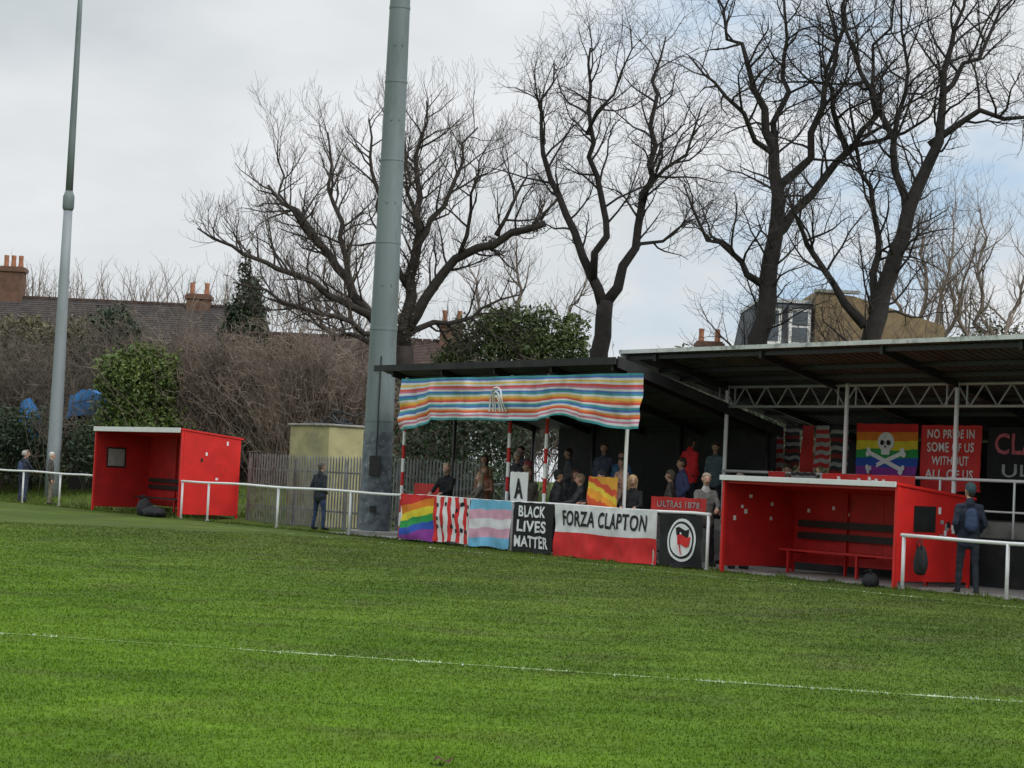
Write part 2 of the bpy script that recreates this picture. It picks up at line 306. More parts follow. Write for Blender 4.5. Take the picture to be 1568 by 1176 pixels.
# ------------------------------------------------------------------ trees
def rv(s=1): return Vector((random.gauss(0,s),random.gauss(0,s),random.gauss(0,s)))
def grow(mb,p,d,L,r,lev,cfg):
    n=[5,5,4,3][lev]; pts=[p.copy()]; rs=[r]; d=d.normalized(); q=p.copy()
    for i in range(n):
        d=(d+rv(cfg['wob'])+Vector((0,0,cfg['up'][lev]))).normalized(); q=q+d*(L/n); pts.append(q.copy()); rs.append(max(.0045,r*(1-.75*(i+1)/n)))
    mb.tube(pts,rs,cfg['m'] if lev<2 else cfg['mt'],[6,5,4,3][lev],False)
    if lev<3: kids(mb,pts,rs,lev+1,cfg,L)
def kids(mb,pts,rs,lev,cfg,L,start=.2):
    n=max(2,int(L*cfg['den'][lev])); N_=len(pts)-1
    for k in range(n):
        u=start+(1-start)*(k+random.random())/n; f=min(u*N_,N_-1e-3); i=int(f); a=f-i
        p=pts[i].lerp(pts[i+1],a); r=rs[i]*(1-a)+rs[i+1]*a; t=(pts[i+1]-pts[i]).normalized()
        o=rv(); o=(o-t*o.dot(t)).normalized(); d=(t*random.uniform(.3,.9)+o*random.uniform(.6,1)+Vector((0,0,.15)))
        l=cfg['len'][lev]*random.uniform(.6,1.25)*(1.15-.45*u)
        grow(mb,p,d,l,min(r*.65,cfg['rad'][lev]),lev,cfg)
def tree(name,base,limbs,cfg,ivy=None,rk=1.0):
    X,Y=base; e=empty(name,(X,Y,0)); mb=MB(); mt=MB()
    for L in limbs:
        pts=[Vector((X+q[0],Y+(q[3] if len(q)>3 else 0),q[1])) for q in L]; rs=[q[2]*rk for q in L]
        P=[];Rr=[]
        for i in range(len(pts)-1):
            k=max(2,int((pts[i+1]-pts[i]).length/.6))
            for j in range(k):
                a=j/k; p=pts[i].lerp(pts[i+1],a)
                if not(i==0 and j==0): p=p+rv(.05 if rs[i]>.2 else .11)
                P.append(p); Rr.append(rs[i]*(1-a)+rs[i+1]*a)
        P.append(pts[-1]); Rr.append(rs[-1])
        mb.tube(P,Rr,cfg['m'],9,True)
        ln=sum((P[i+1]-P[i]).length for i in range(len(P)-1))
        if rs[-1]<.15: kids(mt,P,Rr,1,cfg,ln,.22)
    mb.obj('trunk_and_limbs',e,True); mt.obj('branches_and_twigs',e,False)
    if ivy: foliage('ivy_and_dead_leaves',[(X+i[0],Y,i[1],i[2],i[2],i[3]) for i in ivy],int(len(ivy)*450),.05,M['lbrown'],e)
    return e
c1=dict(wob=.17,up=[0,.08,.24,.34],den=[0,2.3,3.6,5.0],len=[0,2.5,1.25,.62],rad=[0,.048,.026,.015],m=M['bark'],mt=M['twig'])
tree('bare_ash_tree',(-4.05,75),[
 [(.3,0,.42),(.1,4.5,.36),(0,6.3,.32)],
 [(0,6.0,.26),(-1.6,7.7,.19,.4),(-3.9,10.6,.13,.8),(-5.5,12.2,.05,1)],
 [(-1.4,7.4,.15),(-4,8.6,.11,-1),(-6.4,9.5,.06,-1.6),(-7.6,10.1,.03,-2)],
 [(-2.2,8.4,.12,.5),(-3.0,11.6,.08,1.2),(-3.4,14.4,.03,1.5)],
 [(-3.4,9.9,.08,.7),(-4.6,11.6,.05,-.5),(-5.0,13.6,.02,-.8)],
 [(0,6.2,.28),(.0,8.2,.22),(.4,10.6,.16,-.4),(.1,13.2,.08,-.6),(.4,15.4,.03,-.6)],
 [(.3,10.0,.13,-.3),(1.4,12.3,.08,.8),(2.3,14.8,.03,1.2)],
 [(0,8.5,.13),(-1.2,11.2,.09,-1.5),(-1.6,14.4,.03,-2)],
 [(.3,11.0,.09,-.4),(-.5,13.2,.05,.8),(-.7,15.2,.02,1)],
 [(.1,7.0,.22),(1.7,9.6,.17,-.5),(3.2,10.4,.15,-.8),(5.0,11.0,.13,-1)],
 [(3.2,10.5,.09,-.8),(4.0,12.0,.05,-.5),(4.2,13.4,.02)],
 [(1.9,9.8,.09,-.6),(2.4,11.8,.05,-1.2),(2.8,13.8,.02,-1.4)],
 [(4.8,11.1,.08,-1),(5.4,11.9,.03,-1.2)],
 [(0,6.6,.14),(2.2,7.6,.07,1.4),(4.2,8.6,.03,2)],
 [(-.3,6.2,.13),(-2.8,6.9,.07,1.4),(-5.4,8.0,.03,2)],
 [(-.3,6.4,.13),(-3.0,7.4,.08,-1.4),(-6.2,8.2,.03,-2)]],c1,
 ivy=[(.2,11.0,.4,1.0),(.1,12.8,.35,.7),(-3.7,10.3,.35,.5),(3.0,10.4,.5,.2),(4.5,10.9,.5,.22),(.1,9,.45,.8),(0,7,.5,1)])
c2=dict(wob=.21,up=[0,.05,.08,.05],den=[0,2.1,3.5,4.6],len=[0,2.5,1.35,.8],rad=[0,.045,.02,.011],m=M['bark2'],mt=M['twig2'])
tree('bare_locust_tree',(3.05,70),[
 [(0,0,.42),(0,6.1,.36),(.05,7.9,.32)],
 [(0,7.6,.24),(-.7,9.5,.17),(-1.8,11.5,.13,.4),(-2.4,13,.1,.6),(-2.5,15.0,.05,.8),(-2.1,16.3,.03,.8)],
 [(-.4,8.6,.16),(-.1,10.9,.13,-.5),(-.8,13.8,.09,-.9),(-.9,16.5,.04,-1)],
 [(.05,7.8,.24),(1.0,9.8,.17),(1.4,12.8,.13,.5),(1.3,15.1,.08,.7),(1.8,17.4,.03,.8)],
 [(1.2,11.2,.1,.2),(2.4,13.0,.06,-.8),(3.0,14.6,.03,-1)],
 [(.9,9.5,.09,0),(2.4,10.6,.05,1),(3.5,11.2,.025,1.4)],
 [(-.9,13.5,.07,-.9),(.1,15.5,.04,-1.5),(.4,17.2,.02,-1.5)]],c2,rk=.88)
tree('bare_locust_tree',(7.56,62),[
 [(-.1,0,.44),(0,6.2,.38),(.3,8.7,.32),(.35,10.7,.26),(.1,12.7,.17),(-.8,14.6,.1),(-1.9,17,.03)],
 [(0,7.9,.16),(-.8,8.6,.11,-.3),(-1.9,9.3,.07,-.5),(-2.6,10.8,.03,-.5)],
 [(.3,9.4,.2),(.9,10.2,.17,.3),(2.6,12.4,.13,.6),(3.3,13.3,.09,.8),(3.3,15.6,.06,.8),(3.8,17.5,.03)],
 [(2.5,12.3,.12,.5),(1.9,14.0,.09,.2),(1.6,16.8,.04)],
 [(.35,10.4,.2),(1.1,12.0,.15,-.5),(1.8,14.6,.09,-.8),(2.1,17,.04,-1)],
 [(.2,12.2,.14),(.6,14.4,.09,.8),(.4,17.2,.04,1)],
 [(.1,12,.12),(-1.4,13.4,.07,-1),(-2.7,14.6,.03,-1.4)],
 [(2.6,12.4,.1,.6),(4.2,12.9,.06,.2),(5.2,13.8,.03)]],c2,rk=.82)
tree('bare_locust_tree',(10.6,60),[
 [(-.2,0,.42),(0,6.4,.37),(.5,8.2,.32),(1.1,10.6,.25),(1.6,12.3,.19),(1.9,14.4,.12),(2.4,17,.04)],
 [(-.2,6.6,.2),(-1.1,8.0,.13),(-2.3,9.3,.09,-.4),(-2.8,10.5,.04,-.6)],
 [(.9,10.0,.17),(.4,12.3,.13,.5),(-.5,14.3,.09,.8),(-1.1,17,.04,1)],
 [(1.5,12.1,.15),(2.9,13.1,.11,-.4),(4.4,12.8,.06,-.8),(5.2,13.6,.03)],
 [(1.8,13.6,.11),(3.0,15.0,.08,.6),(4.2,17,.04,1)],
 [(.5,12,.11,.4),(.9,14.5,.07,1),(.6,17.2,.03,1)],
 [(.0,7.0,.17),(.4,9.4,.12,1.2),(-.2,11.6,.08,1.8),(-.6,13.6,.04,2)]],c2,rk=.79)
c3=dict(wob=.14,up=[0,.15,.2,.25],den=[0,2.2,2.9,3.6],len=[0,2.2,1.3,.7],rad=[0,.05,.022,.014],m=M['twigp'],mt=M['twigp'])
tree('young_bare_tree',(17.2,84),[[(0,0,.2),(0,6,.16),(-.2,9,.1),(-.4,13.5,.02)],[(0,6.5,.12),(1.4,10,.06,.6),(2,13,.02)],[(0,7,.11),(-1.6,9.8,.06,-.6),(-2.4,12.0,.02)],[(0,7.5,.1),(.5,11,.06,-1),(1,14,.02)]],c3)
tree('young_bare_tree',(19.6,84),[[(0,0,.2),(0,6,.16),(-.2,9,.1),(-.4,13.8,.02)],[(0,6.5,.12),(1.4,10,.06,.6),(2,13,.02)],[(0,7,.11),(-1.6,9.8,.06,-.6),(-2.4,12.0,.02)]],c3)
tree('young_bare_tree',(-6.6,84),[[(0,0,.2),(0,5,.16),(-.2,8,.1),(-.4,12,.02)],[(0,5,.12),(1.8,8,.06,.6),(2.8,11,.02)],[(0,5.5,.11),(-1.6,8.4,.06,-.6),(-2.4,10.6,.02)]],c3)
tree('young_bare_tree',(.3,84),[[(0,0,.2),(0,5,.16),(-.2,8,.1),(-.4,11.5,.02)],[(0,5,.12),(1.8,8,.06,.6),(2.8,10.5,.02)],[(0,5.5,.11),(-1.6,8.4,.06,-.6),(-2.4,10.6,.02)]],c3)
mb=MB()
for i in range(420):
    x=random.uniform(-34,-9); L=random.uniform(1.0,2.6); z=random.uniform(8,9.8); p=Vector((x,random.uniform(101,106),z))
    grow(mb,p,Vector((random.uniform(-.5,.5),0,1)),L,.03,2,dict(wob=.15,up=[0,0,.1,.2],den=[0,1,1.6,2.5],len=[0,1,1,.7],rad=[0,.03,.025,.016],m=M['twigp'],mt=M['twigp']))
for i in range(9):
    x=-33+i*2.9; mb.tube([(x,103.5,0),(x+.2,103.5,5),(x,103.5,9)],[.2,.15,.08],M['twigp'],6)
mb.obj('distant_bare_trees')
def bramble(name,segs,m,sp=.3):
    mb=MB()
    for (x0,x1,y0,y1,h0,h1,n) in segs:
        for i in range(n):
            u=random.random(); x=x0+(x1-x0)*u; y=random.uniform(y0,y1); h=(h0+(h1-h0)*u)*(.70+.5*noise.noise(Vector((x*.8,y*.5,2)))+.3*random.random())
            z=h*random.choice([0,.25,.45,.6,.7]); d=Vector((random.gauss(0,sp),random.gauss(0,sp*.7),1))
            p=Vector((x,y,z)); pts=[p]; L=h-z; k=4
            for j in range(k):
                d=(d+Vector((random.gauss(0,.2),random.gauss(0,.2),-.02*j))).normalized(); p=p+d*L/k*1.05; pts.append(p)
            mb.tube(pts,[.015,.013,.011,.009,.006],m,3,False)
            for q in range(6):
                b=pts[random.randint(1,k)]; dd=Vector((random.gauss(0,.8),random.gauss(0,.6),random.uniform(-.1,1.2))).normalized()*random.uniform(.25,.7)
                mb.tube([b,b+dd*.5+rv(.05),b+dd],[.009,.008,.006],m,3,False)
    return mb.obj(name)
bramble('bramble_thicket',[(-12.2,-8.2,71.5,73.5,6.1,6.0,1500),(-8.2,-4.6,69,71,5.6,4.9,1000)],M['twigb'])
bramble('bramble_thicket',[(-23,-16.4,75,79,6.4,6.0,1000),(-16.4,-12,76,79,6.4,6.2,800),(-16.8,-14,71.5,72.5,4.0,4.2,80)],M['twigc'])
bramble('bare_hedge',[(-3.2,1.5,68,70,5.2,5.0,400),(5,9.5,66,68,5.6,6,400),(9.5,19,68,70,6.3,6.6,700)],M['twigc'])
foliage('bramble_undergrowth',[(-10.8,73.2,3.2,2.0,1.0,2.3),(-8.7,72.2,2.2,1.6,.9,1.9),(-6.4,70.8,2.4,1.7,.9,2.2),(-19,79,2.5,4,1.3,2.8),(-14,79,2.5,3,1.3,2.8),(-3.4,71,2,2,1,2.4)],26000,.09,M['lunder'])
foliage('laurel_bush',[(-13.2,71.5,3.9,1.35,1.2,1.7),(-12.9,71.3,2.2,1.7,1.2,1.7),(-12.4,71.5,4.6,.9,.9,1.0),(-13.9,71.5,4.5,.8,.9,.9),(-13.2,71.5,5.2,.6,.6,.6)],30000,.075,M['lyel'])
foliage('evergreen_shrub',[(-14.6,70.6,1.9,.9,.7,1.0),(-17.5,73,2.0,1.6,.8,1.3),(-20,74,2.2,2,.8,1.5)],12000,.08,M['ldark'])
e=empty('evergreen_tree',(.9,79,0)); mb=MB(); mb.tube([(.9,79,0),(.8,79,3),(.9,79,6)],[.22,.18,.1],M['bark'],8); mb.obj('trunk',e,True)
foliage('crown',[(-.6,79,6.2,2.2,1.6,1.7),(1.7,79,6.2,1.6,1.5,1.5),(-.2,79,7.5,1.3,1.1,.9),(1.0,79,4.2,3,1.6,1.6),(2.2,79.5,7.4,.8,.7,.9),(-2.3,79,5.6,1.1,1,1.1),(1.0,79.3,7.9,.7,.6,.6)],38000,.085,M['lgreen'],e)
e=empty('conifer_tree',(-11.2,84,0)); mb=MB(); mb.tube([(-11.2,84,0),(-11.2,84,5),(-11.1,84,10)],[.2,.15,.03],M['bark'],8); mb.obj('trunk',e,True)
foliage('crown',[(-11.2,84,7.0,1.1,.9,1.4),(-11.1,84,8.6,.65,.6,1.0),(-11.3,84,9.7,.3,.3,.8),(-11.2,84,5,1.2,1,1.6),(-10.7,84,8.2,.4,.4,.5),(-11.7,84,8.0,.4,.4,.5)],10000,.1,M['ldark'],e)
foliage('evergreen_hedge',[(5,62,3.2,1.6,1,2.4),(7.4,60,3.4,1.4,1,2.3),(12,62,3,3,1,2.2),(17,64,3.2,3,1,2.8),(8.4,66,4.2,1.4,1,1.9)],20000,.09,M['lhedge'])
foliage('evergreen_shrub',[(-1.5,66,3,2.4,1,2)],5000,.09,M['ldark'])
foliage('evergreen_shrub',[(-16.6,84,6.6,1.3,1,1.3),(-15.2,84,5.6,1.2,1,1.2)],7000,.1,M['ldark'])
foliage('evergreen_shrub',[(-18.5,86,6.2,2.0,1,1.3),(-21.5,88,6.4,1.8,1,1.3),(-9.6,86,6.0,1.4,1,1.1)],11000,.1,M['lunder'])
foliage('evergreen_shrub',[(21,88,7,2.2,1.3,2.4),(18.6,88,6,1.6,1.3,1.8)],8000,.11,M['lhedge'])
# ------------------------------------------------------------------ houses
def house(name,x0,x1,y0,y1,eave,ridge,wall,roof,chim=[],wins=[]):
    e=empty(name,((x0+x1)/2,(y0+y1)/2,0)); m=MB(); m.wbox(x0,x1,y0,y1,0,eave,wall); ym=(y0+y1)/2
    m.add([(x0,y0,eave),(x0,y1,eave),(x0,ym,ridge-.1)],[(0,1,2)],wall); m.add([(x1,y0,eave),(x1,y1,eave),(x1,ym,ridge-.1)],[(0,1,2)],wall)
    m.obj('walls',e); r=MB(); o=.3
    r.hexa([(x0-o,y0-o,eave-.15),(x1+o,y0-o,eave-.15),(x1+o,ym,ridge-.1),(x0-o,ym,ridge-.1),(x0-o,y0-o,eave),(x1+o,y0-o,eave),(x1+o,ym,ridge+.05),(x0-o,ym,ridge+.05)],roof)
    r.hexa([(x0-o,ym,ridge-.1),(x1+o,ym,ridge-.1),(x1+o,y1+o,eave-.15),(x0-o,y1+o,eave-.15),(x0-o,ym,ridge+.05),(x1+o,ym,ridge+.05),(x1+o,y1+o,eave),(x0-o,y1+o,eave)],roof)
    xx=x0
    while xx<x1: r.wbox(xx,xx+.42,ym-.09,ym+.09,ridge+.02,ridge+.14,M['tiler']); xx+=.45
    k=1
    while k<24:
        u=k/24; yy=y0-o+(ym-y0+o)*u; zz=eave+(ridge+.05-eave)*u; r.wbox(x0-o,x1+o,yy-.03,yy+.02,zz-.02,zz+.02,roof); k+=1
    r.obj('roof',e)
    for (cx,top,pots) in chim:
        c=MB(); c.wbox(cx-.55,cx+.55,ym-.4,ym+.4,ridge-1.2,top,M['brick']); c.wbox(cx-.63,cx+.63,ym-.48,ym+.48,top-.25,top-.08,M['brick'])
        for k in range(pots):
            px=cx-.35+.7*k/max(1,pots-1); c.tube([(px,ym,top-.02),(px,ym,top+.3),(px,ym,top+.55)],[.13,.11,.12],M['pot'],8)
        c.obj('chimney',e)
    wn=MB()
    for (a,b,z0,z1) in wins:
        wn.wbox(a,b,y0-.06,y0-.003,z0,z1,M['white']); wn.wbox(a+.08,b-.08,y0-.075,y0-.063,z0+.08,(z0+z1)/2-.03,M['glass']); wn.wbox(a+.08,b-.08,y0-.075,y0-.063,(z0+z1)/2+.03,z1-.08,M['glass'])
    if wins: wn.obj('windows',e)
    return e
house('brick_terraced_house',-30,-12.4,93,101,6.4,9.1,M['brick'],M['tile'],[(-24.2,10.6,3),(-15.2,9.7,2)],[(-22.4,-21.4,4.9,6.2),(-18,-17,4.8,6.2),(-28,-27,4.8,6.2)])
house('brick_terraced_house',-12.0,-2,93,100,6.0,7.9,M['brick'],M['tiler'],[(-3,8.9,2)],[(-10,-9,4.4,5.7)])
house('brick_terraced_house',4.6,9.6,84,91,5.4,6.9,M['brick'],M['slate'],[(8.45,7.9,2)],[(6,7,4,5.2)])
e=empty('mansard_brick_house',(13.4,84,0)); m=MB()
X0=-.65
m.wbox(10.1+X0,12.5+X0,80,88,0,7.15,M['ybrick']); m.wbox(12.5+X0,17.6+X0,79.7,88,0,8.4,M['ybrick'])
m.hexa([(12.5+X0,79.7,8.4),(17.6+X0,79.7,8.4),(17.6+X0,88,8.4),(12.5+X0,88,8.4),(12.5+X0,79.7,9.55),(14.0+X0,79.7,9.4),(14.0+X0,88,9.4),(12.5+X0,88,9.55)],M['ybrick'])
m.wbox(12.44+X0,14.2+X0,79.6,79.95,9.5,9.62,M['conc'])
m.obj('walls',e)
m=MB(); m.hexa([(10.1+X0,80,7.15),(12.49+X0,80,7.15),(12.49+X0,88,7.15),(10.1+X0,88,7.15),(10.35+X0,80.6,9.1),(12.49+X0,80.6,9.1),(12.49+X0,87,9.1),(10.35+X0,87,9.1)],M['slate']); m.wbox(10.3+X0,12.48+X0,80.5,87,9.1,9.24,M['edge']); m.wbox(10.0+X0,12.48+X0,79.8,80.0,7.05,7.2,M['white']); m.obj('mansard_roof',e)
m=MB()
for x in (10.35+X0,11.5+X0):
    m.wbox(x,x+.85,79.9,80.8,7.35,8.85,M['white']); m.wbox(x-.06,x+.91,79.85,80.8,8.85,8.95,M['slate'])
    m.wbox(x+.12,x+.73,79.88,79.897,7.5,8.08,M['glass']); m.wbox(x+.12,x+.73,79.88,79.897,8.16,8.72,M['glass'])
m.wbox(10.6+X0,11.4+X0,79.93,79.995,3.6,5.2,M['white']); m.wbox(10.7+X0,11.3+X0,79.91,79.925,3.7,5.1,M['glass']); m.obj('dormer_windows',e)
def tarp(name,x0,x1,y0,y1,zt):
    e=empty(name,((x0+x1)/2,(y0+y1)/2,0)); m=MB(); m.wbox(x0+.15,x1-.15,y0+.2,y1-.2,0,zt-.8,M['wood']); m.obj('shed_walls',e)
    m=MB(); gx=20; vs=[];fs=[]
    for i in range(gx+1):
        for j in range(gx+1):
            x=x0+(x1-x0)*i/gx; y=y0+(y1-y0)*j/gx; z=zt-.35*abs((i/gx-.4)*2)**1.5+.2*noise.noise(Vector((x*2.5,y*2.5,x0)))+.08*noise.noise(Vector((x*7,y*7,x0)))
            if i in(0,gx) or j in(0,gx): z-=.9+.2*noise.noise(Vector((x*3,y,1)))
            vs.append((x,y,z))
    for i in range(gx):
        for j in range(gx): a=i*(gx+1)+j; fs.append((a,a+gx+1,a+gx+2,a+1))
    m.add(vs,fs,M['blue']); m.obj('tarpaulin',e,False)
tarp('tarpaulin_covered_shed',-16.0,-14.3,73,75,4.0)
tarp('tarpaulin_covered_shed',-18.0,-17.4,74.2,75.2,3.6)
# ------------------------------------------------------------------ rail fence
def rail(name,s0,s1,posts,h,t=0):
    e=empty(name,W((s0+s1)/2,t)); m=MB()
    pts=[];s=s0
    while s<s1: pts.append(W(s,t+.01*math.sin(s*.9),h+.012*math.sin(s*1.3))); s+=.8
    pts.append(W(s1,t,h))
    m.tube(pts,.032,M['white'],8); m.obj('top_rail',e,True)
    m=MB()
    for p in posts: m.tube([W(p,t,-.1),W(p,t,h-.02)],.032,M['white'],8); m.tube([W(p,t,0),W(p,t,.04)],.06,M['conc'],8)
    m.obj('posts',e,True)
rail('pitch_side_rail',-14,5.95,[-13,-9.2,-6,-2.8,.3,3.4],1.07)
rail('pitch_side_rail',12.2,35.1,[12.25,13.9,17.9,21.6,24,26.8,28.5,31.2,33.45,35.05],1.08,-.02)
rail('pitch_side_rail',40.15,56,[40.2,42.5,45.2,48,51],.93,-.05)
# ------------------------------------------------------------------ dugouts
def sticker(m,s,t,z,w,h,mt,face):
    if face=='s': m.hexa([W(s,t,z),W(s+.004,t,z),W(s+.004,t+w,z),W(s,t+w,z),W(s,t,z+h),W(s+.004,t,z+h),W(s+.004,t+w,z+h),W(s,t+w,z+h)],mt)
    else: m.box(s,s+w,t,t+.004,z,z+h,mt)
def dugout(s0,s1,H,dp,left):
    e=empty('red_dugout_shelter',W((s0+s1)/2,dp/2)); g=.13
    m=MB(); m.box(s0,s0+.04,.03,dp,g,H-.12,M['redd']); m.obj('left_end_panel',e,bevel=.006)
    m=MB(); m.hexa([W(s1-.04,.03,g),W(s1,.03,g),W(s1,dp,g),W(s1-.04,dp,g),W(s1-.04,.03,H-.06),W(s1,.03,H-.06),W(s1,dp,H-.22),W(s1-.04,dp,H-.22)],M['red'])
    m.obj('right_end_panel',e,bevel=.006)
    m=MB(); 
    k=0; s=s0+.04
    while s<s1-.05:
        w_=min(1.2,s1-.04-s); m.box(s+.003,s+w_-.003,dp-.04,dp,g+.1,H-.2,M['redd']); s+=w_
    m.obj('back_panel',e)
    m=MB(); m.slab(s0-.04,s1+.03,-.07,H,dp+.08,H-.2,.05,M['red']); m.obj('roof',e,bevel=.005)
    m=MB(); f=.13 if left else .085; m.box(s0-.05,s1-.05 if left else s1,-.095,-.073,H-f,H+.01,M['white']); m.obj('front_fascia',e,bevel=.005)
    m=MB()
    for (s,t) in ((s0,-.02),(s1-.05,-.02)): m.box(s,s+.06,t-.03,t+.04,-.05,H-.05,M['red'])
    for (s,t) in ((s0,dp-.05),(s1-.05,dp-.05)): m.box(s+.005,s+.055,t,t+.045,-.05,g+.1,M['red'])
    for q in (.33,.67): 
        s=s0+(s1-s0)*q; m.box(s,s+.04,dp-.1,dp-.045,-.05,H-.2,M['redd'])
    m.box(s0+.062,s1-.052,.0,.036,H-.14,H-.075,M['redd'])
    m.obj('frame_posts',e)
    m=MB()
    a,b=s0+.25,s1-.2
    m.box(a,b,dp-.62,dp-.45,.46,.5,M['wood'] if left else M['redd']); m.box(a,b,dp-.42,dp-.25,.46,.5,M['wood'] if left else M['redd'])
    for z in ((.75,.95) if left else (.70,.93)): m.box(a,b,dp-.14,dp-.11,z,z+.13,M['wood'])
    for q in (.05,.5,.92):
        s=a+(b-a)*q; m.box(s,s+.05,dp-.6,dp-.55,-.02,.455,M['redd']); m.box(s,s+.05,dp-.54,dp-.12,.41,.455,M['redd'])
    m.obj('bench',e)
    m=MB()
    if left:
        m.box(s0+.042,s0+.05,.35,1.0,1.35,1.98,M['blackp']); m.box(s0+.052,s0+.056,.4,.95,1.4,1.93,M['perspex']); 
    else:
        m.box(s1+.002,s1+.01,.38,.92,1.0,1.45,M['blackp']); m.box(s1+.012,s1+.016,.42,.88,1.04,1.41,M['blackp'])
    m.obj('window',e)
    m=MB(); random.seed(int(s0*10)); k=4 if left else 26
    wm=[M['whitec'],M['whitec'],M['whitec'],M['black'],M['perspex']]
    for i in range(k):
        t=random.uniform(.15,dp-.3); z=random.uniform(.9,H-.4)
        if not left and .2<t<.95 and .85<z<1.5: continue
        sticker(m,s1+.002+i*.0003,t,z,random.uniform(.05,.12),random.uniform(.05,.12),random.choice(wm),'s')
    for i in range(1 if left else 6): sticker(m,s0+.043,random.uniform(.15,1.4),random.uniform(.9,H-.4),random.uniform(.05,.09),random.uniform(.05,.09),M['whitec'],'s')
    for i in range(0 if left else 3): sticker(m,random.uniform(s0+.3,s1-.4),dp-.06,random.uniform(1.1,H-.45),.07,.07,M['whitec'],'t')
    m.obj('stickers',e)
    return e
dugout(6.05,12.1,2.58,1.85,True)
dugout(35.45,40.0,1.84,1.85,False)
m=MB(); m.box(35.2,40.6,.2,2.2,-.05,.035,M['conc']); m.obj('dugout_concrete_base')
# ------------------------------------------------------------------ floodlight masts
def lights(m,P,w):
    for k in range(-2,3):
        for z in (0,.55):
            c=P+Vector((k*.55,-.25,z)); m.wbox(c.x-.2,c.x+.2,c.y-.12,c.y+.12,c.z-.18,c.z+.18,M['steel'])
    m.wbox(P.x-1.4,P.x+1.4,P.y-.05,P.y+.05,P.z-.05,P.z+.05,M['steel']); m.wbox(P.x-1.4,P.x+1.4,P.y-.05,P.y+.05,P.z+.5,P.z+.6,M['steel'])
M['polel']=mat('pale_grey_pole_paint',(.26,.29,.31),.55,.1,1.2,dirt=(.18,.2,.2),dscale=2.5,dlo=.5,dhi=.8,stretch=(1,1,.25))
LP=Vector((-15.8,70.5,0))
e=empty('floodlight_mast',LP); m=MB(); m.tube([LP+Vector((0,0,z)) for z in [0,2,4,6,8,10.2]],[.26,.24,.22,.195,.175,.155],M['polel'],20); m.obj('lower_mast',e,True)
m=MB(); m.tube([LP+Vector((0,0,z)) for z in (10.2,10.3,10.7,10.9)],[.155,.2,.2,.13],M['pole'],20); m.obj('joint_collar',e,True)
m=MB(); m.tube([LP+Vector((0,0,z)) for z in (10.9,13,15,17,19)],[.13,.12,.105,.09,.07],M['pole'],20); m.obj('upper_mast',e,True)
m=MB(); lights(m,LP+Vector((0,0,19)),.1); m.obj('lamp_array',e)
BP=Vector((-3.3,51.0,0)); e=empty('floodlight_mast',BP)
zz=[0,2.9,5.2,7.4,9.5,11.5,13.4,15.2,17]
m=MB(); m.tube([BP+Vector((0,0,.5*k)) for k in range(35)],[.39-.0098*.5*k for k in range(35)],M['pole'],40); m.obj('mast',e,True)
m=MB()
for h in zz[1:-1]:
    r=.39-.0098*h; m.tube([BP+Vector((0,0,h-.035)),BP+Vector((0,0,h+.035))],[r+.012,r+.010],M['pole'],40)
for h in (4.1,6.3,8.4,10.5,12.4):
    r=.39-.0098*h
    for a in (-100,-60): m.wbox(BP.x+r*math.cos(D2R(a))-.02,BP.x+r*math.cos(D2R(a))+.02,BP.y+r*math.sin(D2R(a))-.02,BP.y+r*math.sin(D2R(a))+.02,h-.03,h+.03,M['pole'])
m.obj('joint_collars_and_step_lugs',e)
m=MB(); m.tube([BP+Vector((0,0,0)),BP+Vector((0,0,1.0)),BP+Vector((0,0,2.6))],[.405,.395,.372],M['pole2'],40,False); m.obj('flyposted_lower_sleeve',e,True)
m=MB(); m.wbox(BP.x-.16,BP.x+.12,BP.y-.52,BP.y-.38,1.5,2.0,M['blackp']); m.wbox(BP.x-.1,BP.x+.06,BP.y-.5,BP.y-.39,.6,.75,M['blackp'])
m.tube([BP+Vector((0,-.43,2)),BP+Vector((0,-.39,3.5)),BP+Vector((0,-.36,4.5))],.02,M['blackp'],6); m.obj('electrical_box',e,bevel=.01)
m=MB(); m.wbox(BP.x-.65,BP.x+.65,BP.y-.6,BP.y+.6,-.05,.12,M['conc']); m.obj('concrete_plinth',e,bevel=.02)
m=MB(); lights(m,BP+Vector((0,0,17)),.1); m.obj('lamp_array',e)
# ------------------------------------------------------------------ hut and palisade
e=empty('flat_roofed_cream_hut',W(14.8,3.1)); m=MB(); m.box(14.0,16.2,2.4,3.9,0,2.8,M['cream']); m.obj('walls',e,bevel=.02)
m=MB(); m.box(13.93,16.27,2.33,3.97,2.8,2.86,M['conc']); m.obj('flat_roof',e,bevel=.02)
m=MB()
random.seed(3)
for i in range(14):
    s=14.3+i*.13; pts=[W(s,2.5+random.uniform(0,1.2),2.9)]
    for k in range(7): pts.append(pts[-1]+A*random.uniform(-.25,.25)+N*random.uniform(-.15,.2)+Vector((0,0,random.uniform(-.18,.2)))); 
    for p in pts: p.z=min(max(p.z,2.88),3.25)
    m.tube(pts,.028,M['blackp'],5)
m.obj('coiled_cables',e,True)
e=empty('palisade_fence',W(16.5,1.9)); m=MB()
s=12.6
while s<24.6:
    h=1.9+random.uniform(-.02,.02)
    m.hexa([W(s,1.86,.02),W(s+.065,1.86,.02),W(s+.065,1.875,.02),W(s,1.875,.02),W(s,1.86,h),W(s+.065,1.86,h),W(s+.065,1.875,h),W(s,1.875,h)],M['pale'])
    m.add([W(s,1.86,h),W(s+.065,1.86,h),W(s+.032,1.865,h+.09),W(s,1.875,h),W(s+.065,1.875,h)],[(0,1,2),(3,4,2),(0,3,2),(1,4,2)],M['pale'])
    s+=.155
m.obj('pales',e); m=MB()
for z in (.45,1.5): m.box(12.5,24.7,1.88,1.93,z,z+.05,M['pale'])
for s in (12.5,15.2,17.9,20.6,23.3): m.box(s,s+.07,1.935,2.0,0,1.85,M['pale'])
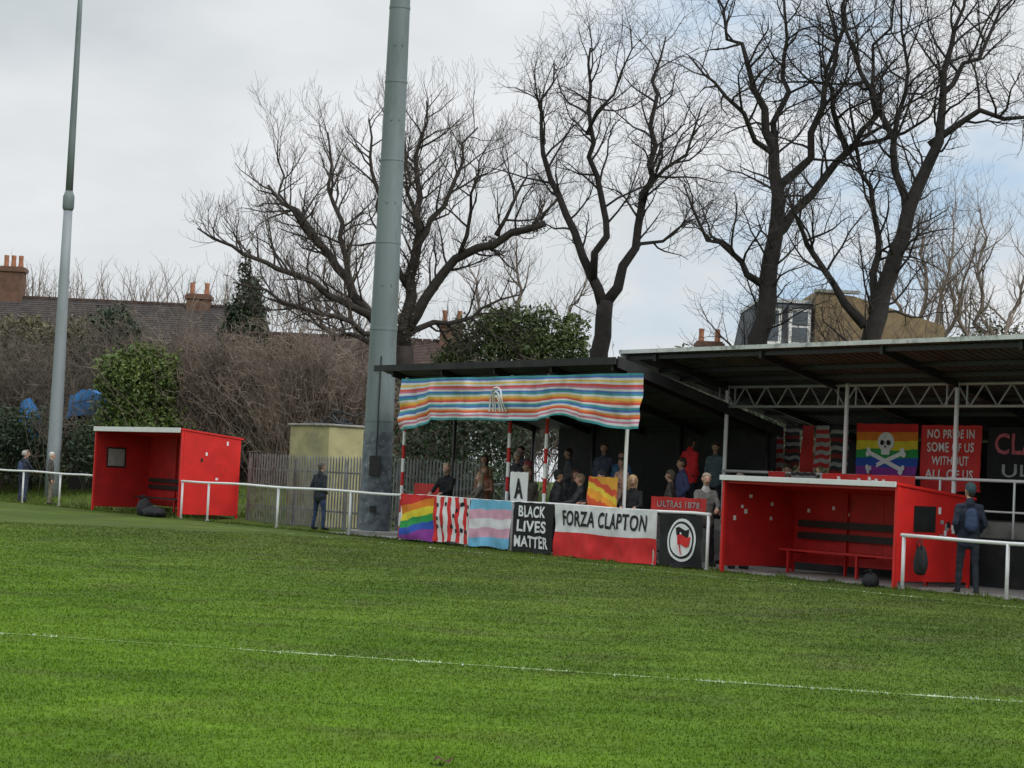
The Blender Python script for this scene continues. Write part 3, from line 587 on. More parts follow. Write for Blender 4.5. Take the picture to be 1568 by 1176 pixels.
m.obj('rails_and_posts',e)
foliage('evergreen_shrub',[W(13.2,5.5,1.2)[:]+(1.3,1.0,1.3),W(18.8,5.5,1.0)[:]+(1.4,1.2,1.1)],9000,.07,M['ldark'])
# ------------------------------------------------------------------ middle stand
def lin(a,b,u): return a+(b-a)*u
e=empty('small_covered_stand',W(27,2)); S0,S1=22.9,32.0
TF=-.05; ZF=4.14; TB=4.6; ZB=2.92; KZ=(ZF-ZB)/(TB-TF)
m=MB(); m.slab(S0-.3,S1,TF,ZF,TB,ZB,.05,M['roofs']); m.slab(S0-.32,S1+.02,TF-.01,ZF+.015,TB+.02,ZB+.015,.01,M['rooft'])
i=S0-.3
while i<S1:
    m.slab(i,i+.05,TF-.02,ZF+.04,TB+.02,ZB+.04,.02,M['rooft']); i+=.3
m.obj('roof',e)
m=MB(); m.box(S0-.35,S1+.03,TF-.07,TF-.03,4.03,4.18,M['dark'])
m.hexa([W(S1+.025,TF,3.97),W(S1+.06,TF,3.97),W(S1+.06,TB,2.75),W(S1+.025,TB,2.75),W(S1+.025,TF,4.2),W(S1+.06,TF,4.2),W(S1+.06,TB,2.98),W(S1+.025,TB,2.98)],M['dark'])
m.obj('fascia_boards',e)
m=MB()
for k in range(5): 
    s=S0+.2+k*(S1-S0-.5)/4; m.slab(s,s+.08,.05,ZF-.05-.1*KZ,4.5,ZF-.05-4.55*KZ,.15,M['blackp'])
for t in (.5,1.8,3.2): 
    z=ZF-(t-TF)*KZ; m.box(S0,S1-.1,t,t+.06,z-.15,z-.056,M['blackp'])
m.obj('rafters_and_purlins',e)
m=MB()
for k,s in enumerate((23.35,27.75,29.15,31.95)):
    H=3.9
    for q in range(12): m.tube([W(s,.35,q*H/12),W(s,.35,(q+1)*H/12)],.04,M['white'] if (k in(3,) or q%2) else M['redd'],10,False)
for s in (23.2,25.7,29,31.9): m.tube([W(s,4.3,0),W(s,4.3,3.0)],.05,M['blackp'],8)
m.tube([W(23.2,1.9,0),W(23.2,1.9,3.4)],.045,M['blackp'],8)
m.obj('roof_posts',e,True)
m=MB(); m.box(S0,S1,1.0,4.4,-.02,.18,M['conc']); m.box(S0,S1,1.9,4.4,.181,.42,M['conc']); m.box(S0,S1,2.8,4.4,.421,.68,M['conc']); m.box(S0,S1,3.5,4.4,.681,.92,M['conc']); m.obj('terrace_steps',e,bevel=.01)
m=MB(); m.box(S0+1.2,S1+.0,4.42,4.47,0,2.9,M['dark']); m.obj('back_wall',e)
m=MB()
for z in (.55,1.05): m.tube([W(S0+.1,.9,z),W(S0+.1,4.3,z+.5)],.025,M['steel'],6)
for k in range(12): t=.9+k*.3; m.tube([W(S0+.1,t,0.1),W(S0+.1,t,1.05+.5*(t-.9)/3.4)],.018,M['steel'],6)
m.tube([W(23.6,.9,1.25),W(24.6,.9,1.25)],.025,M['redd'],6)
m.obj('end_railings',e)
# ------------------------------------------------------------------ right stand
e=empty('large_covered_stand',W(40,4)); S0,S1=31.0,56
def zr(t): return 4.36-(t-1)*.24
m=MB(); m.slab(S0,S1,.9,zr(.9),7.2,zr(7.2),.04,M['roofs']); m.slab(S0-.02,S1,.88,zr(.9)+.012,7.2,zr(7.2)+.012,.01,M['rooft'])
i=S0
while i<S1: m.slab(i,i+.05,.86,zr(.9)+.035,7.22,zr(7.2)+.035,.02,M['rooft']); i+=.32
i=S0+.1
while i<S1: m.slab(i,i+.04,.95,zr(.95)-.041,7.1,zr(7.1)-.041,.015,M['roofs']); i+=.2
m.obj('roof',e)
m=MB(); m.box(S0-.04,S1,.82,.86,zr(.9)-.045,zr(.9)+.035,M['edge']); 
m.hexa([W(S0-.06,.87,zr(.9)-.14),W(S0-.02,.87,zr(.9)-.14),W(S0-.02,7.2,zr(7.2)-.14),W(S0-.06,7.2,zr(7.2)-.14),W(S0-.06,.87,zr(.9)+.05),W(S0-.02,.87,zr(.9)+.05),W(S0-.02,7.2,zr(7.2)+.05),W(S0-.06,7.2,zr(7.2)+.05)],M['edge'])
m.obj('roof_edge',e)
m=MB()
for k in range(8):
    s=32.0+k*3.25; m.slab(s-.04,s+.04,.95,zr(.95)-.06,7.1,zr(7.1)-.06,.14,M['blackp'])
for t in (1.0,1.9,2.5,4,5,6): m.box(S0,S1,t,t+.05,zr(t)-.14,zr(t)-.06,M['blackp'])
m.obj('rafters_and_purlins',e)
m=MB(); zt,zb=3.76,3.34
m.tube([W(S0+.9,3,zt),W(S1,3,zt)],.032,M['steel'],6); m.tube([W(S0+.9,3,zb),W(S1,3,zb)],.03,M['steel'],6)
s=S0+.9; up=True
while s<S1-.4:
    m.tube([W(s,3,zt if up else zb),W(s+.33,3,zb if up else zt)],.018,M['steel'],5,False); s+=.33; up=not up
for s in (32,35.6,38.5,41.7,45): m.tube([W(s-.25,3,zb),W(s-.25,3,zt)],.02,M['steel'],5,False); m.tube([W(s+.25,3,zb),W(s+.25,3,zt)],.02,M['steel'],5,False)
m.obj('lattice_truss',e)
m=MB()
for s in (32.0,35.6,38.5,41.7,45): m.tube([W(s,3,0),W(s,3,3.8)],.045,M['white'],10)
m.obj('roof_posts',e,True)
m=MB(); m.box(33.1,S1,2.9,7,0,.9,M['conc']); m.box(33.1,S1,4.2,7,.901,1.2,M['conc']); m.obj('terrace_steps',e)
m=MB(); m.box(33,S1,2.8,2.85,0,.92,M['dark']); m.box(S0+.5,S1,7.0,7.05,0,zr(7)-.1,M['dark']); m.obj('back_and_front_walls',e)
m=MB(); m.tube([W(32,2.95,1.97),W(S1,2.95,1.97)],.03,M['white'],8); m.tube([W(33,2.95,1.4),W(S1,2.95,1.4)],.02,M['white'],6)
for s in (33.6,35,36.8,38.2,40,42): m.tube([W(s,2.95,.9),W(s,2.95,1.95)],.022,M['white'],6)
m.obj('front_railing',e,True)
# ------------------------------------------------------------------ cloth banners & text
OFF=.17
def wave(s,z,amp,seed,z1,H):
    k=1 if H<=0 else min(1,max(0,(z1-z)/H))
    return amp*(.35+.65*k)*(math.sin(s*4.3+seed+z*1.6)*.45+math.sin(s*11.7+seed*2.1+z*2.3)*.2+noise.noise(Vector((s*1.6,z*2.2,seed)))*1.1+noise.noise(Vector((s*5,z*4,seed)))*.35)
def so_(t): return OFF if t<-.05 else 0
def cloth(name,parent,s0,s1,t,z0,z1,m,amp=.03,seed=0,bot=None,top=None,nx=60,nz=24):
    vs=[];fs=[];uv=[]
    for i in range(nx+1):
        u=i/nx; s=lin(s0,s1,u); zb=z0+(bot(u) if bot else .02*math.sin(u*9+seed)); zt=z1+(top(u) if top else -.012*abs(math.sin(u*10+seed)))
        for j in range(nz+1):
            v=j/nz; z=lin(zb,zt,v); vs.append(W(s+so_(t),t-wave(s,z,amp,seed,z1,z1-z0),z)); uv.append((u,v))
    for i in range(nx):
        for j in range(nz): a=i*(nz+1)+j; fs.append((a,a+nz+1,a+nz+2,a+1))
    me=bpy.data.meshes.new(name); me.from_pydata(vs,[],fs); me.materials.append(m); l=me.uv_layers.new(name='UVMap')
    for lp in me.loops: l.data[lp.index].uv=uv[lp.vertex_index]
    me.polygons.foreach_set('use_smooth',[True]*len(fs))
    o=bpy.data.objects.new(name,me); COL.objects.link(o)
    if parent: o.parent=parent; o.matrix_parent_inverse=Matrix.Translation(parent.location).inverted()
    return o
def text(name,parent,txt,sc_,zc,width,height,t,m,amp,seed,z1,H,bold=.02,tilt=0):
    cu=bpy.data.curves.new(name,'FONT'); cu.body=txt; cu.align_x='CENTER'; cu.align_y='CENTER'; cu.size=1; cu.offset=bold; cu.space_line=.8; cu.resolution_u=3; cu.space_character=1.08
    o=bpy.data.objects.new(name,cu); COL.objects.link(o); bpy.context.view_layer.update()
    me=bpy.data.meshes.new_from_object(o.evaluated_get(bpy.context.evaluated_depsgraph_get())); bpy.data.objects.remove(o)
    bm=bmesh.new(); bm.from_mesh(me)
    for it in range(3):
        el=[x for x in bm.edges if x.calc_length()>.12]
        if el: bmesh.ops.subdivide_edges(bm,edges=el,cuts=1)
        bmesh.ops.triangulate(bm,faces=bm.faces)
    bm.to_mesh(me); bm.free()
    xs=[v.co.x for v in me.vertices]; ys=[v.co.y for v in me.vertices]
    x0,x1,y0,y1=min(xs),max(xs),min(ys),max(ys)
    for v in me.vertices:
        s=sc_+((v.co.x-x0)/(x1-x0)-.5)*width; z=zc+((v.co.y-y0)/(y1-y0)-.5)*height+tilt*(s-sc_)
        s+=.012*noise.noise(Vector((s*6,z*6,0))); z+=.02*noise.noise(Vector((s*5,z*5,5)))
        v.co=W(s+so_(t),t-wave(s,z,amp,seed,z1,H)-.016,z)
    me.materials.clear(); me.materials.append(m); o=bpy.data.objects.new(name,me); COL.objects.link(o)
    if parent: o.parent=parent; o.matrix_parent_inverse=Matrix.Translation(parent.location).inverted()
def shape(mb,pts,t,m,amp,seed,z1,H,off=.012):
    vs=[W(s+so_(t),t-wave(s,z,amp,seed,z1,H)-off,z) for s,z in pts]; c=sum((Vector(v) for v in vs),Vector())/len(vs)
    n=len(vs); mb.add(list(vs)+[c],[(i,(i+1)%n,n) for i in range(n)],m)
def circ(cs,cz,r,n=28,ry=None,a0=0,a1=2*math.pi): return [(cs+r*math.cos(a0+(a1-a0)*i/n),cz+(ry or r)*math.sin(a0+(a1-a0)*i/n)) for i in range(n)]
Rr_=(.72,.03,.03); Or=(.85,.25,.02); Ye=(.85,.68,.04); Gr=(.03,.35,.08); Bl=(.03,.10,.5); Pu=(.3,.05,.35)
Wh=(.68,.68,.68); Re=(.70,.09,.06); Te=(.06,.32,.34); Yl=(.78,.52,.10); Bu=(.08,.18,.5); Pk=(.62,.18,.3); Og=(.78,.28,.06)
pal=[Te,Wh,Pk,Wh,Re,Og,Wh,Bu,Te,Wh,Re,Og,Yl,Wh,Te,Bu,Wh,Pk,Re,Wh,Yl,Wh,Bu,Te]
M['pride2']=stripes('pastel_striped_cloth',pal,'V',.07)
def botf(u):
    z=0
    if u<.14: z=-.3*(1-u/.14)**.7
    if .62<u<.78: z=.12*math.sin((u-.62)/.16*math.pi)
    if u>.78: z=-.16*math.sin((u-.78)/.22*math.pi*.6)
    return z+.03*noise.noise(Vector((u*14,0,0)))
e=empty('striped_rainbow_banner',W(28.3,-.3,3.3)); cloth('cloth',e,23.75,32.85,-.16,2.86,3.84,M['pride2'],.13,1.0,bot=botf,nx=180,nz=26)
mb=MB(); sy=27.75
for k in range(3):
    a=.28+k*.2; path=[(sy-a*.45,3.05)]+[(sy-math.cos(q)*a*.45,3.25+math.sin(q)*a*.5) for q in [i*math.pi/10 for i in range(11)]]+[(sy+a*.45,3.05)]
    mb.tube([W(s+OFF,-.16-wave(s,z,.13,1.0,3.84,.98)-.01,z) for s,z in path],.02,M['whitec'],4)
mb.obj('white_arch_emblem',e)
T=-.09
def flag(name,s0,s1,z0,z1,m,amp,seed,t=T,**k): e=empty(name,W((s0+s1)/2,t,(z0+z1)/2)); cloth('cloth',e,s0,s1,t,z0,z1,m,amp,seed,**k); return e
flag('rainbow_flag',23.85,25.3,.06,1.12,stripes('rainbow_cloth',[Pu,Bl,Gr,Ye,Or,Rr_],'V',.12,tilt=-.25),.09,2)
e=flag('red_white_striped_flag',25.32,26.8,.08,1.11,stripes('red_white_cloth',[Rr_,(.8,.8,.8)]*5,'U',.12,tilt=.06),.08,3)
mb=MB(); random.seed(5)
for i in range(16):
    s=random.uniform(25.45,26.7); z=random.uniform(.2,.95); shape(mb,[(s,z),(s+.07,z+.02),(s+.06,z+.1),(s-.01,z+.09)],T,M['black'],.08,3,1.11,1.03)
mb.obj('black_lettering',e)
flag('transgender_pride_flag',26.82,28.42,.05,1.1,stripes('trans_cloth',[(.2,.55,.8),(.78,.42,.55),(.8,.78,.8),(.78,.42,.55),(.2,.55,.8)],'V',.1,tilt=-.04),.08,4)
e=flag('black_lives_matter_banner',28.5,29.95,.02,1.1,M['black'],.035,5)
for txt,z,wd in (('BLACK',.9,1.0),('LIVES',.58,1.1),('MATTER',.25,1.25)): text('lettering',e,txt,29.2,z,wd,.25,T,M['whitec'],.035,5,1.1,1.08,.03)
e=flag('forza_clapton_banner',30.0,33.4,.0,1.1,stripes('white_over_red_cloth',[Rr_,(.8,.8,.8)],'V',.04,pos=[0,.47]),.06,6,nx=110)
text('lettering',e,'FORZA CLAPTON',31.68,.82,2.8,.33,T,M['black'],.06,6,1.1,1.1,.022)
e=flag('antifascist_flag',33.52,34.8,.03,1.05,M['black'],.05,7)
mb=MB(); cz=.55; cs=34.2; ar=(.05,7,1.05,1.02)
shape(mb,circ(cs,cz,.42),T,M['whitec'],*ar,.012); shape(mb,circ(cs,cz,.365),T,M['black'],*ar,.022); shape(mb,circ(cs,cz,.32),T,M['whitec'],*ar,.032)
def wflag(dx,dz,mt,off):
    top=[(-.17,.16),(-.08,.20),(.02,.17),(.12,.13),(.24,.16)]; botm=[(.2,-.02),(.1,-.06),(0,-.02),(-.1,.02),(-.14,-.02)]
    shape(mb,[(cs+a+dx,cz+b+dz) for a,b in botm[::-1]+top[::-1]],T,mt,*ar,off)
    shape(mb,[(cs+dx-.17,cz+dz+.18),(cs+dx-.14,cz+dz+.18),(cs+dx-.0,cz+dz-.2),(cs+dx-.03,cz+dz-.2)],T,mt,*ar,off+.003)
wflag(.0,.06,M['black'],.042); wflag(.05,-.08,M['red'],.052)
mb.obj('twin_flags_emblem',e)
e=flag('white_anarchist_flag',28.05,28.75,.95,1.75,M['whitec'],.05,8,t=.2); text('emblem',e,'A',28.4,1.38,.4,.45,.2,M['black'],.05,8,1.75,.75,.03)
flag('orange_flag',31.0,31.95,1.05,1.72,stripes('orange_cloth',[(.7,.1,.03),(.85,.35,.03),(.85,.6,.05),(.75,.1,.04),(.85,.4,.05)],'V',.4,tilt=.5),.08,9,t=.15)
e=flag('red_banner',32.9,34.6,1.08,1.38,M['redd'],.04,10,t=.3); text('lettering',e,'ULTRAS 1878',33.75,1.23,1.3,.12,.3,M['perspex'],.04,10,1.38,.3,.01)
flag('red_banner',23.2,24.8,1.05,1.38,M['redd'],.03,11,t=.8)
T2=4.9
e=flag('rainbow_skull_flag',34.0,35.75,2.02,3.1,stripes('rainbow_cloth_b',[Pu,Bl,Gr,Ye,Or,Rr_],'V',.08),.06,12,t=T2)
mb=MB(); c=34.87; am=.06
shape(mb,circ(c,2.72,.23,ry=.2),T2,M['whitec'],am,12,3.1,1.08,.02); shape(mb,[(c-.13,2.6),(c-.12,2.45),(c+.12,2.45),(c+.13,2.6)],T2,M['whitec'],am,12,3.1,1.08,.022)
for sgn in (-1,1):
    shape(mb,[(c-sgn*.5,2.18),(c-sgn*.46,2.1),(c+sgn*.5,2.46),(c+sgn*.46,2.54)],T2,M['whitec'],am,12,3.1,1.08,.03)
    for q in ((-.5,2.18),(-.46,2.1),(.5,2.46),(.46,2.54)): shape(mb,circ(c+sgn*q[0],q[1],.06,12),T2,M['whitec'],am,12,3.1,1.08,.034)
    shape(mb,circ(c+sgn*.09,2.7,.055,12),T2,M['black'],am,12,3.1,1.08,.04)
shape(mb,[(c-.03,2.6),(c+.03,2.6),(c,2.66)],T2,M['black'],am,12,3.1,1.08,.04); mb.obj('skull_and_crossbones',e)
e=flag('red_slogan_banner',35.85,37.45,1.75,3.08,M['red'],.04,13,t=T2)
for k,tx in enumerate(('NO PRIDE IN','SOME OF US','WITHOUT','ALL OF US')): text('lettering',e,tx,36.65,2.9-.27*k,1.25 if k!=2 else 1.0,.18,T2,M['whitec'],.04,13,3.08,1.33,.02)
e=flag('black_club_banner',37.6,40.6,1.95,3.05,M['black'],.03,14,t=T2); text('lettering',e,'CLAPTON',39.1,2.72,2.6,.42,T2,mat('dusty_pink_paint',(.5,.12,.15),.8),.03,14,3.05,1.1,.02); text('lettering',e,'ULTRAS',39.1,2.2,2.2,.25,T2,M['perspex'],.03,14,3.05,1.1,.01)
sca=stripes('scarf_cloth',[(.5,.03,.03),(.4,.4,.4)]*5,'V',.02); scb=stripes('scarf_cloth_dark',[(.25,.02,.02),(.03,.03,.03),(.3,.3,.3),(.03,.03,.03)]*3,'V',.03)
for i,(a,b,mt) in enumerate(((31.3,31.75,sca),(31.8,32.3,scb),(32.35,32.7,M['redd']),(32.75,33.2,sca),(33.25,33.75,scb))): flag('hanging_scarf',a,b,2.0+.15*(i%2),3.05,mt,.08,20+i,t=T2)
e=flag('red_banner',35.4,37.9,1.62,2.0,M['red'],.06,30,t=2.6)
mb=MB(); random.seed(9)
for i in range(14): s=random.uniform(35.5,37.8); z=random.uniform(1.7,1.9); shape(mb,[(s,z),(s+.09,z),(s+.08,z+.06),(s,z+.07)],2.6,M['whitec'],.06,30,2.0,.38,.02)
mb.obj('white_marks',e)
flag('hanging_scarf',33.6,34.1,1.1,2.0,M['redd'],.06,31,t=2.8); flag('hanging_scarf',34.3,35.0,1.2,2.0,scb,.06,32,t=2.8)
# ------------------------------------------------------------------ people
_sph=[]
for i in range(1,6):
    for j in range(10): a=math.pi*i/6; b_=2*math.pi*j/10; _sph.append(Vector((math.sin(a)*math.cos(b_),math.sin(a)*math.sin(b_),math.cos(a))))
_sph+=[Vector((0,0,1)),Vector((0,0,-1))]
def hull(bm,p1,r1,p2,r2,sy=1,sz=1):
    vs=[]
    for p,r in ((p1,r1),(p2,r2)):
        for u in _sph: vs.append(bm.verts.new((p[0]+u.x*r,p[1]+u.y*r*sy,p[2]+u.z*r*sz)))
    r=bmesh.ops.convex_hull(bm,input=vs)
    bmesh.ops.delete(bm,geom=[x for x in r['geom_interior'] if isinstance(x,bmesh.types.BMVert)],context='VERTS')
_cm={}
def cm(c,r=.85):
    k=tuple(round(x,3) for x in c)
    if k not in _cm: _cm[k]=mat('cloth_%d'%len(_cm),c,r,.3,9,bump=.4,bscale=14)
    return _cm[k]
SK=(.5,.28,.2)
PN=[0]
def person(s,t,z,face,coat=(.02,.02,.025),leg=(.03,.035,.05),hair=(.03,.02,.015),hat=None,arms='pocket',h=1.75,skin=SK,bag=None,beard=None,hem=.78,scarf=None,lean=0,turn=0,long_hair=False,stride=0,build=1.0):
    PN[0]+=1; vary=random.Random(PN[0]*13)
    C=[]
    def c(p1,r1,p2,r2,m,sy=1.): C.append((Vector(p1),r1,Vector(p2),r2,sy,m))
    shoe=(.015,.015,.015); ly=-lean; B=build
    st=vary.uniform(.0,.05)
    for sg in (-1,1):
        y=sg*stride
        hp=(sg*.09,.01,.90); kn=(sg*(.1+st),-.02-y*.6,.49); an=(sg*(.11+st*1.5),.02-y*1.3,.10)
        c(hp,.088*B,kn,.06,leg); c(kn,.06,an,.047,leg)
        c((an[0],an[1]+.01,.05),.045,(an[0]+sg*.02,an[1]-.17,.038),.036,shoe)
    c((-.05,.0,.93),.11*B,(.05,.0,.93),.11*B,coat,.8)
    L=lambda zz: ly*max(0,(zz-.9))
    def q(x,y,zz): return (x,y+L(zz),zz)
    c(q(-.05,0,1.0),.118*B,q(-.065,0,1.29),.118*B,coat,.78); c(q(.05,0,1.0),.118*B,q(.065,0,1.29),.118*B,coat,.78)
    c(q(-.115,.01,1.395),.058,q(.115,.01,1.395),.058,coat); c(q(0,.01,1.25),.13,q(0,.02,1.42),.08,coat,.75)
    c(q(-.05,.0,1.0),.12*B,(-.06,0,hem+.05),.125*B,coat,.85); c(q(.05,.0,1.0),.12*B,(.06,0,hem+.05),.125*B,coat,.85)
    c(q(0,.015,1.42),.06,q(0,0,1.53),.05,scarf or skin)
    c(q(0,.02,1.44),.085,q(0,.02,1.475),.07,scarf or coat)
    tn=math.radians(turn)
    def hq(x,y,zz): return q(x*math.cos(tn)-y*math.sin(tn),x*math.sin(tn)+y*math.cos(tn)-.01,zz)
    c(hq(0,.012,1.655),.083,hq(0,-.005,1.65),.079,skin,1.12); c(hq(0,-.03,1.575),.052,hq(0,-.045,1.61),.058,skin)
    c(hq(0,-.10,1.615),.012,hq(0,-.088,1.65),.009,skin)
    for sg in (-1,1): c(hq(sg*.082,.01,1.62),.012,hq(sg*.086,.012,1.655),.016,skin,.6)
    hc=hat or hair
    c(hq(0,.02,1.69),.088,hq(0,.03,1.67),.087,hc,1.08)
    if not hat: c(hq(0,.05,1.60),.062,hq(0,.045,1.66),.08,hair); c(hq(-.04,-.02,1.71),.05,hq(.04,-.02,1.71),.05,hair)
    else: c(hq(0,.0,1.705),.086,hq(0,.03,1.70),.086,hat); c(hq(0,.05,1.60),.055,hq(0,.045,1.64),.07,hair)
    if long_hair: c(hq(-.05,.05,1.48),.05,hq(-.055,.03,1.66),.06,hair); c(hq(.05,.05,1.48),.05,hq(.055,.03,1.66),.06,hair)
    if beard: c(hq(0,-.05,1.565),.05,hq(0,-.055,1.585),.052,beard)
    hands=[]
    for sg in (-1,1):
        sh=q(sg*.168,.01,1.385); a=arms
        if arms=='phone' and sg<0: a='pocket'
        if a=='pocket': el=q(sg*.235,.08,1.13); wr=q(sg*.17,-.08,.96)
        elif a=='sides': el=q(sg*.215,.04,1.12); wr=q(sg*.22,-.05,.86)
        elif a=='rail': el=q(sg*.22,-.16,1.15); wr=q(sg*.15,-.38,1.09)
        elif a=='phone': el=q(sg*.22,-.12,1.15); wr=q(sg*.1,-.28,1.38)
        else: el=q(sg*.22,-.08,1.12); wr=q(-sg*.06,-.19,1.17)
        c(sh,.06,el,.048,coat); c(el,.048,wr,.036,coat)
        if a!='pocket':
            d=(Vector(wr)-Vector(el)).normalized(); c(wr,.028,Vector(wr)+d*.03,.027,skin); hands.append((Vector(wr)+d*.03,d,sg))
    if bag=='backpack': c(q(0,.17,1.10),.11,q(0,.16,1.28),.10,(.03,.05,.11),.7)
    bm=bmesh.new()
    for (p1,r1,p2,r2,sy,m) in C: hull(bm,p1,r1,p2,r2,sy)
    me=bpy.data.meshes.new('tmp'); bm.to_mesh(me); bm.free(); o=bpy.data.objects.new('tmp',me); COL.objects.link(o)
    rm=o.modifiers.new('r','REMESH'); rm.mode='VOXEL'; rm.voxel_size=.014; rm.use_smooth_shade=True
    sm=o.modifiers.new('s','SMOOTH'); sm.iterations=2; sm.factor=.5
    bpy.context.view_layer.update(); me2=bpy.data.meshes.new_from_object(o.evaluated_get(bpy.context.evaluated_depsgraph_get()))
    bpy.data.objects.remove(o); bpy.data.meshes.remove(me)
    nf=len(me2.polygons); ce=np.zeros(nf*3); me2.polygons.foreach_get('center',ce); ce=ce.reshape(-1,3)
    best=np.full(nf,1e9); idx=np.zeros(nf,dtype=np.int32); mats=[]
    for (p1,r1,p2,r2,sy,m) in C:
        mm=cm(m,.55 if m==skin else .85)
        if mm not in mats: mats.append(mm)
        S=np.array([1,1/sy,1]); a=np.array(p1)*S; b=np.array(p2)*S; ab=b-a; P=ce*S
        u=np.clip(((P-a)@ab)/max(1e-9,ab@ab),0,1); d=np.linalg.norm(P-a-u[:,None]*ab,axis=1)-(r1+(r2-r1)*u)
        k=d<best-.001; best[k]=d[k]; idx[k]=mats.index(mm)
    sd_=vary.random()*50; nv=len(me2.vertices)
    co=np.zeros(nv*3); me2.vertices.foreach_get('co',co); co=co.reshape(-1,3); no_=np.zeros(nv*3); me2.vertices.foreach_get('normal',no_); no_=no_.reshape(-1,3)
    ff=np.array([(noise.noise(Vector((p[0]*7+sd_,p[1]*7,p[2]*13)))*.013+noise.noise(Vector((p[0]*16,p[1]*16+sd_,p[2]*26)))*.007) if p[2]<1.42 else 0. for p in co])
    me2.vertices.foreach_set('co',(co+no_*ff[:,None]).reshape(-1))
    for mm in mats: me2.materials.append(mm)
    me2.polygons.foreach_set('material_index',idx)
    bm=bmesh.new(); bm.from_mesh(me2); n0=len(bm.faces)
    smi=mats.index(cm(skin,.55))
    for (w_,d,sg) in hands:
        side=d.cross(Vector((0,0,1)));  side=side.normalized() if side.length>.2 else Vector((0,1,0))
        nrm=side.cross(d).normalized()
        if nrm.z>0: nrm=-nrm
        hull(bm,w_,.024,w_+d*.06,.03,1)
        for k,l in enumerate((.06,.07,.075,.065)):
            r0=w_+d*.075+side*(k-1.5)*.018; r1_=r0+d*l*.5+nrm*.012; r2_=r1_+(d*.45+nrm*.8).normalized()*l*.5
            hull(bm,r0,.0095,r1_,.009); hull(bm,r1_,.009,r2_,.0075)
        th=w_+d*.02-side*.03*sg; hull(bm,w_+d*.01,.013,th,.012); hull(bm,th,.011,th+(d-side*sg*.5).normalized()*.045,.009)
    bm.faces.ensure_lookup_table()
    for f_ in bm.faces[n0:]: f_.material_index=smi; f_.smooth=True
    n1=len(bm.faces)
    for sg in (-1,1): p=Vector(hq(sg*.032,-.089,1.655)); hull(bm,p,.009,p,.009)
    p=hq(-.022,-.092,1.583); p2=hq(.022,-.092,1.583)
    if not beard: hull(bm,p,.007,p2,.007)
    bm.faces.ensure_lookup_table(); me2.materials.append(cm((.02,.012,.012)))
    for f_ in bm.faces[n1:]: f_.material_index=len(mats)
    bm.to_mesh(me2); bm.free()
    name='man' if not long_hair else 'woman'
    me2.name=name; ob=bpy.data.objects.new(name,me2); COL.objects.link(ob)
    ob.location=W(s,t,z); k=h/1.77; ob.scale=(k,k,k)
    base=math.atan2(-N.y,-N.x)-math.atan2(-1,0)
    ob.rotation_euler=(0,0,base+math.radians(face))
    return ob
person(-1.1,.55,0,200,coat=(.02,.025,.04),leg=(.03,.04,.08),hat=(.35,.33,.3),arms='rail',bag='backpack')
person(-2.5,1.2,.05,170,coat=(.03,.035,.04),leg=(.03,.03,.04),hair=(.1,.08,.06),arms='pocket')
person(1.4,.5,0,150,coat=(.06,.06,.05),leg=(.16,.14,.11),hair=(.5,.48,.45),arms='sides')
person(18.3,1.0,0,195,coat=(.018,.022,.03),leg=(.03,.05,.11),hair=(.12,.1,.09),arms='pocket',h=1.8,build=1.12)
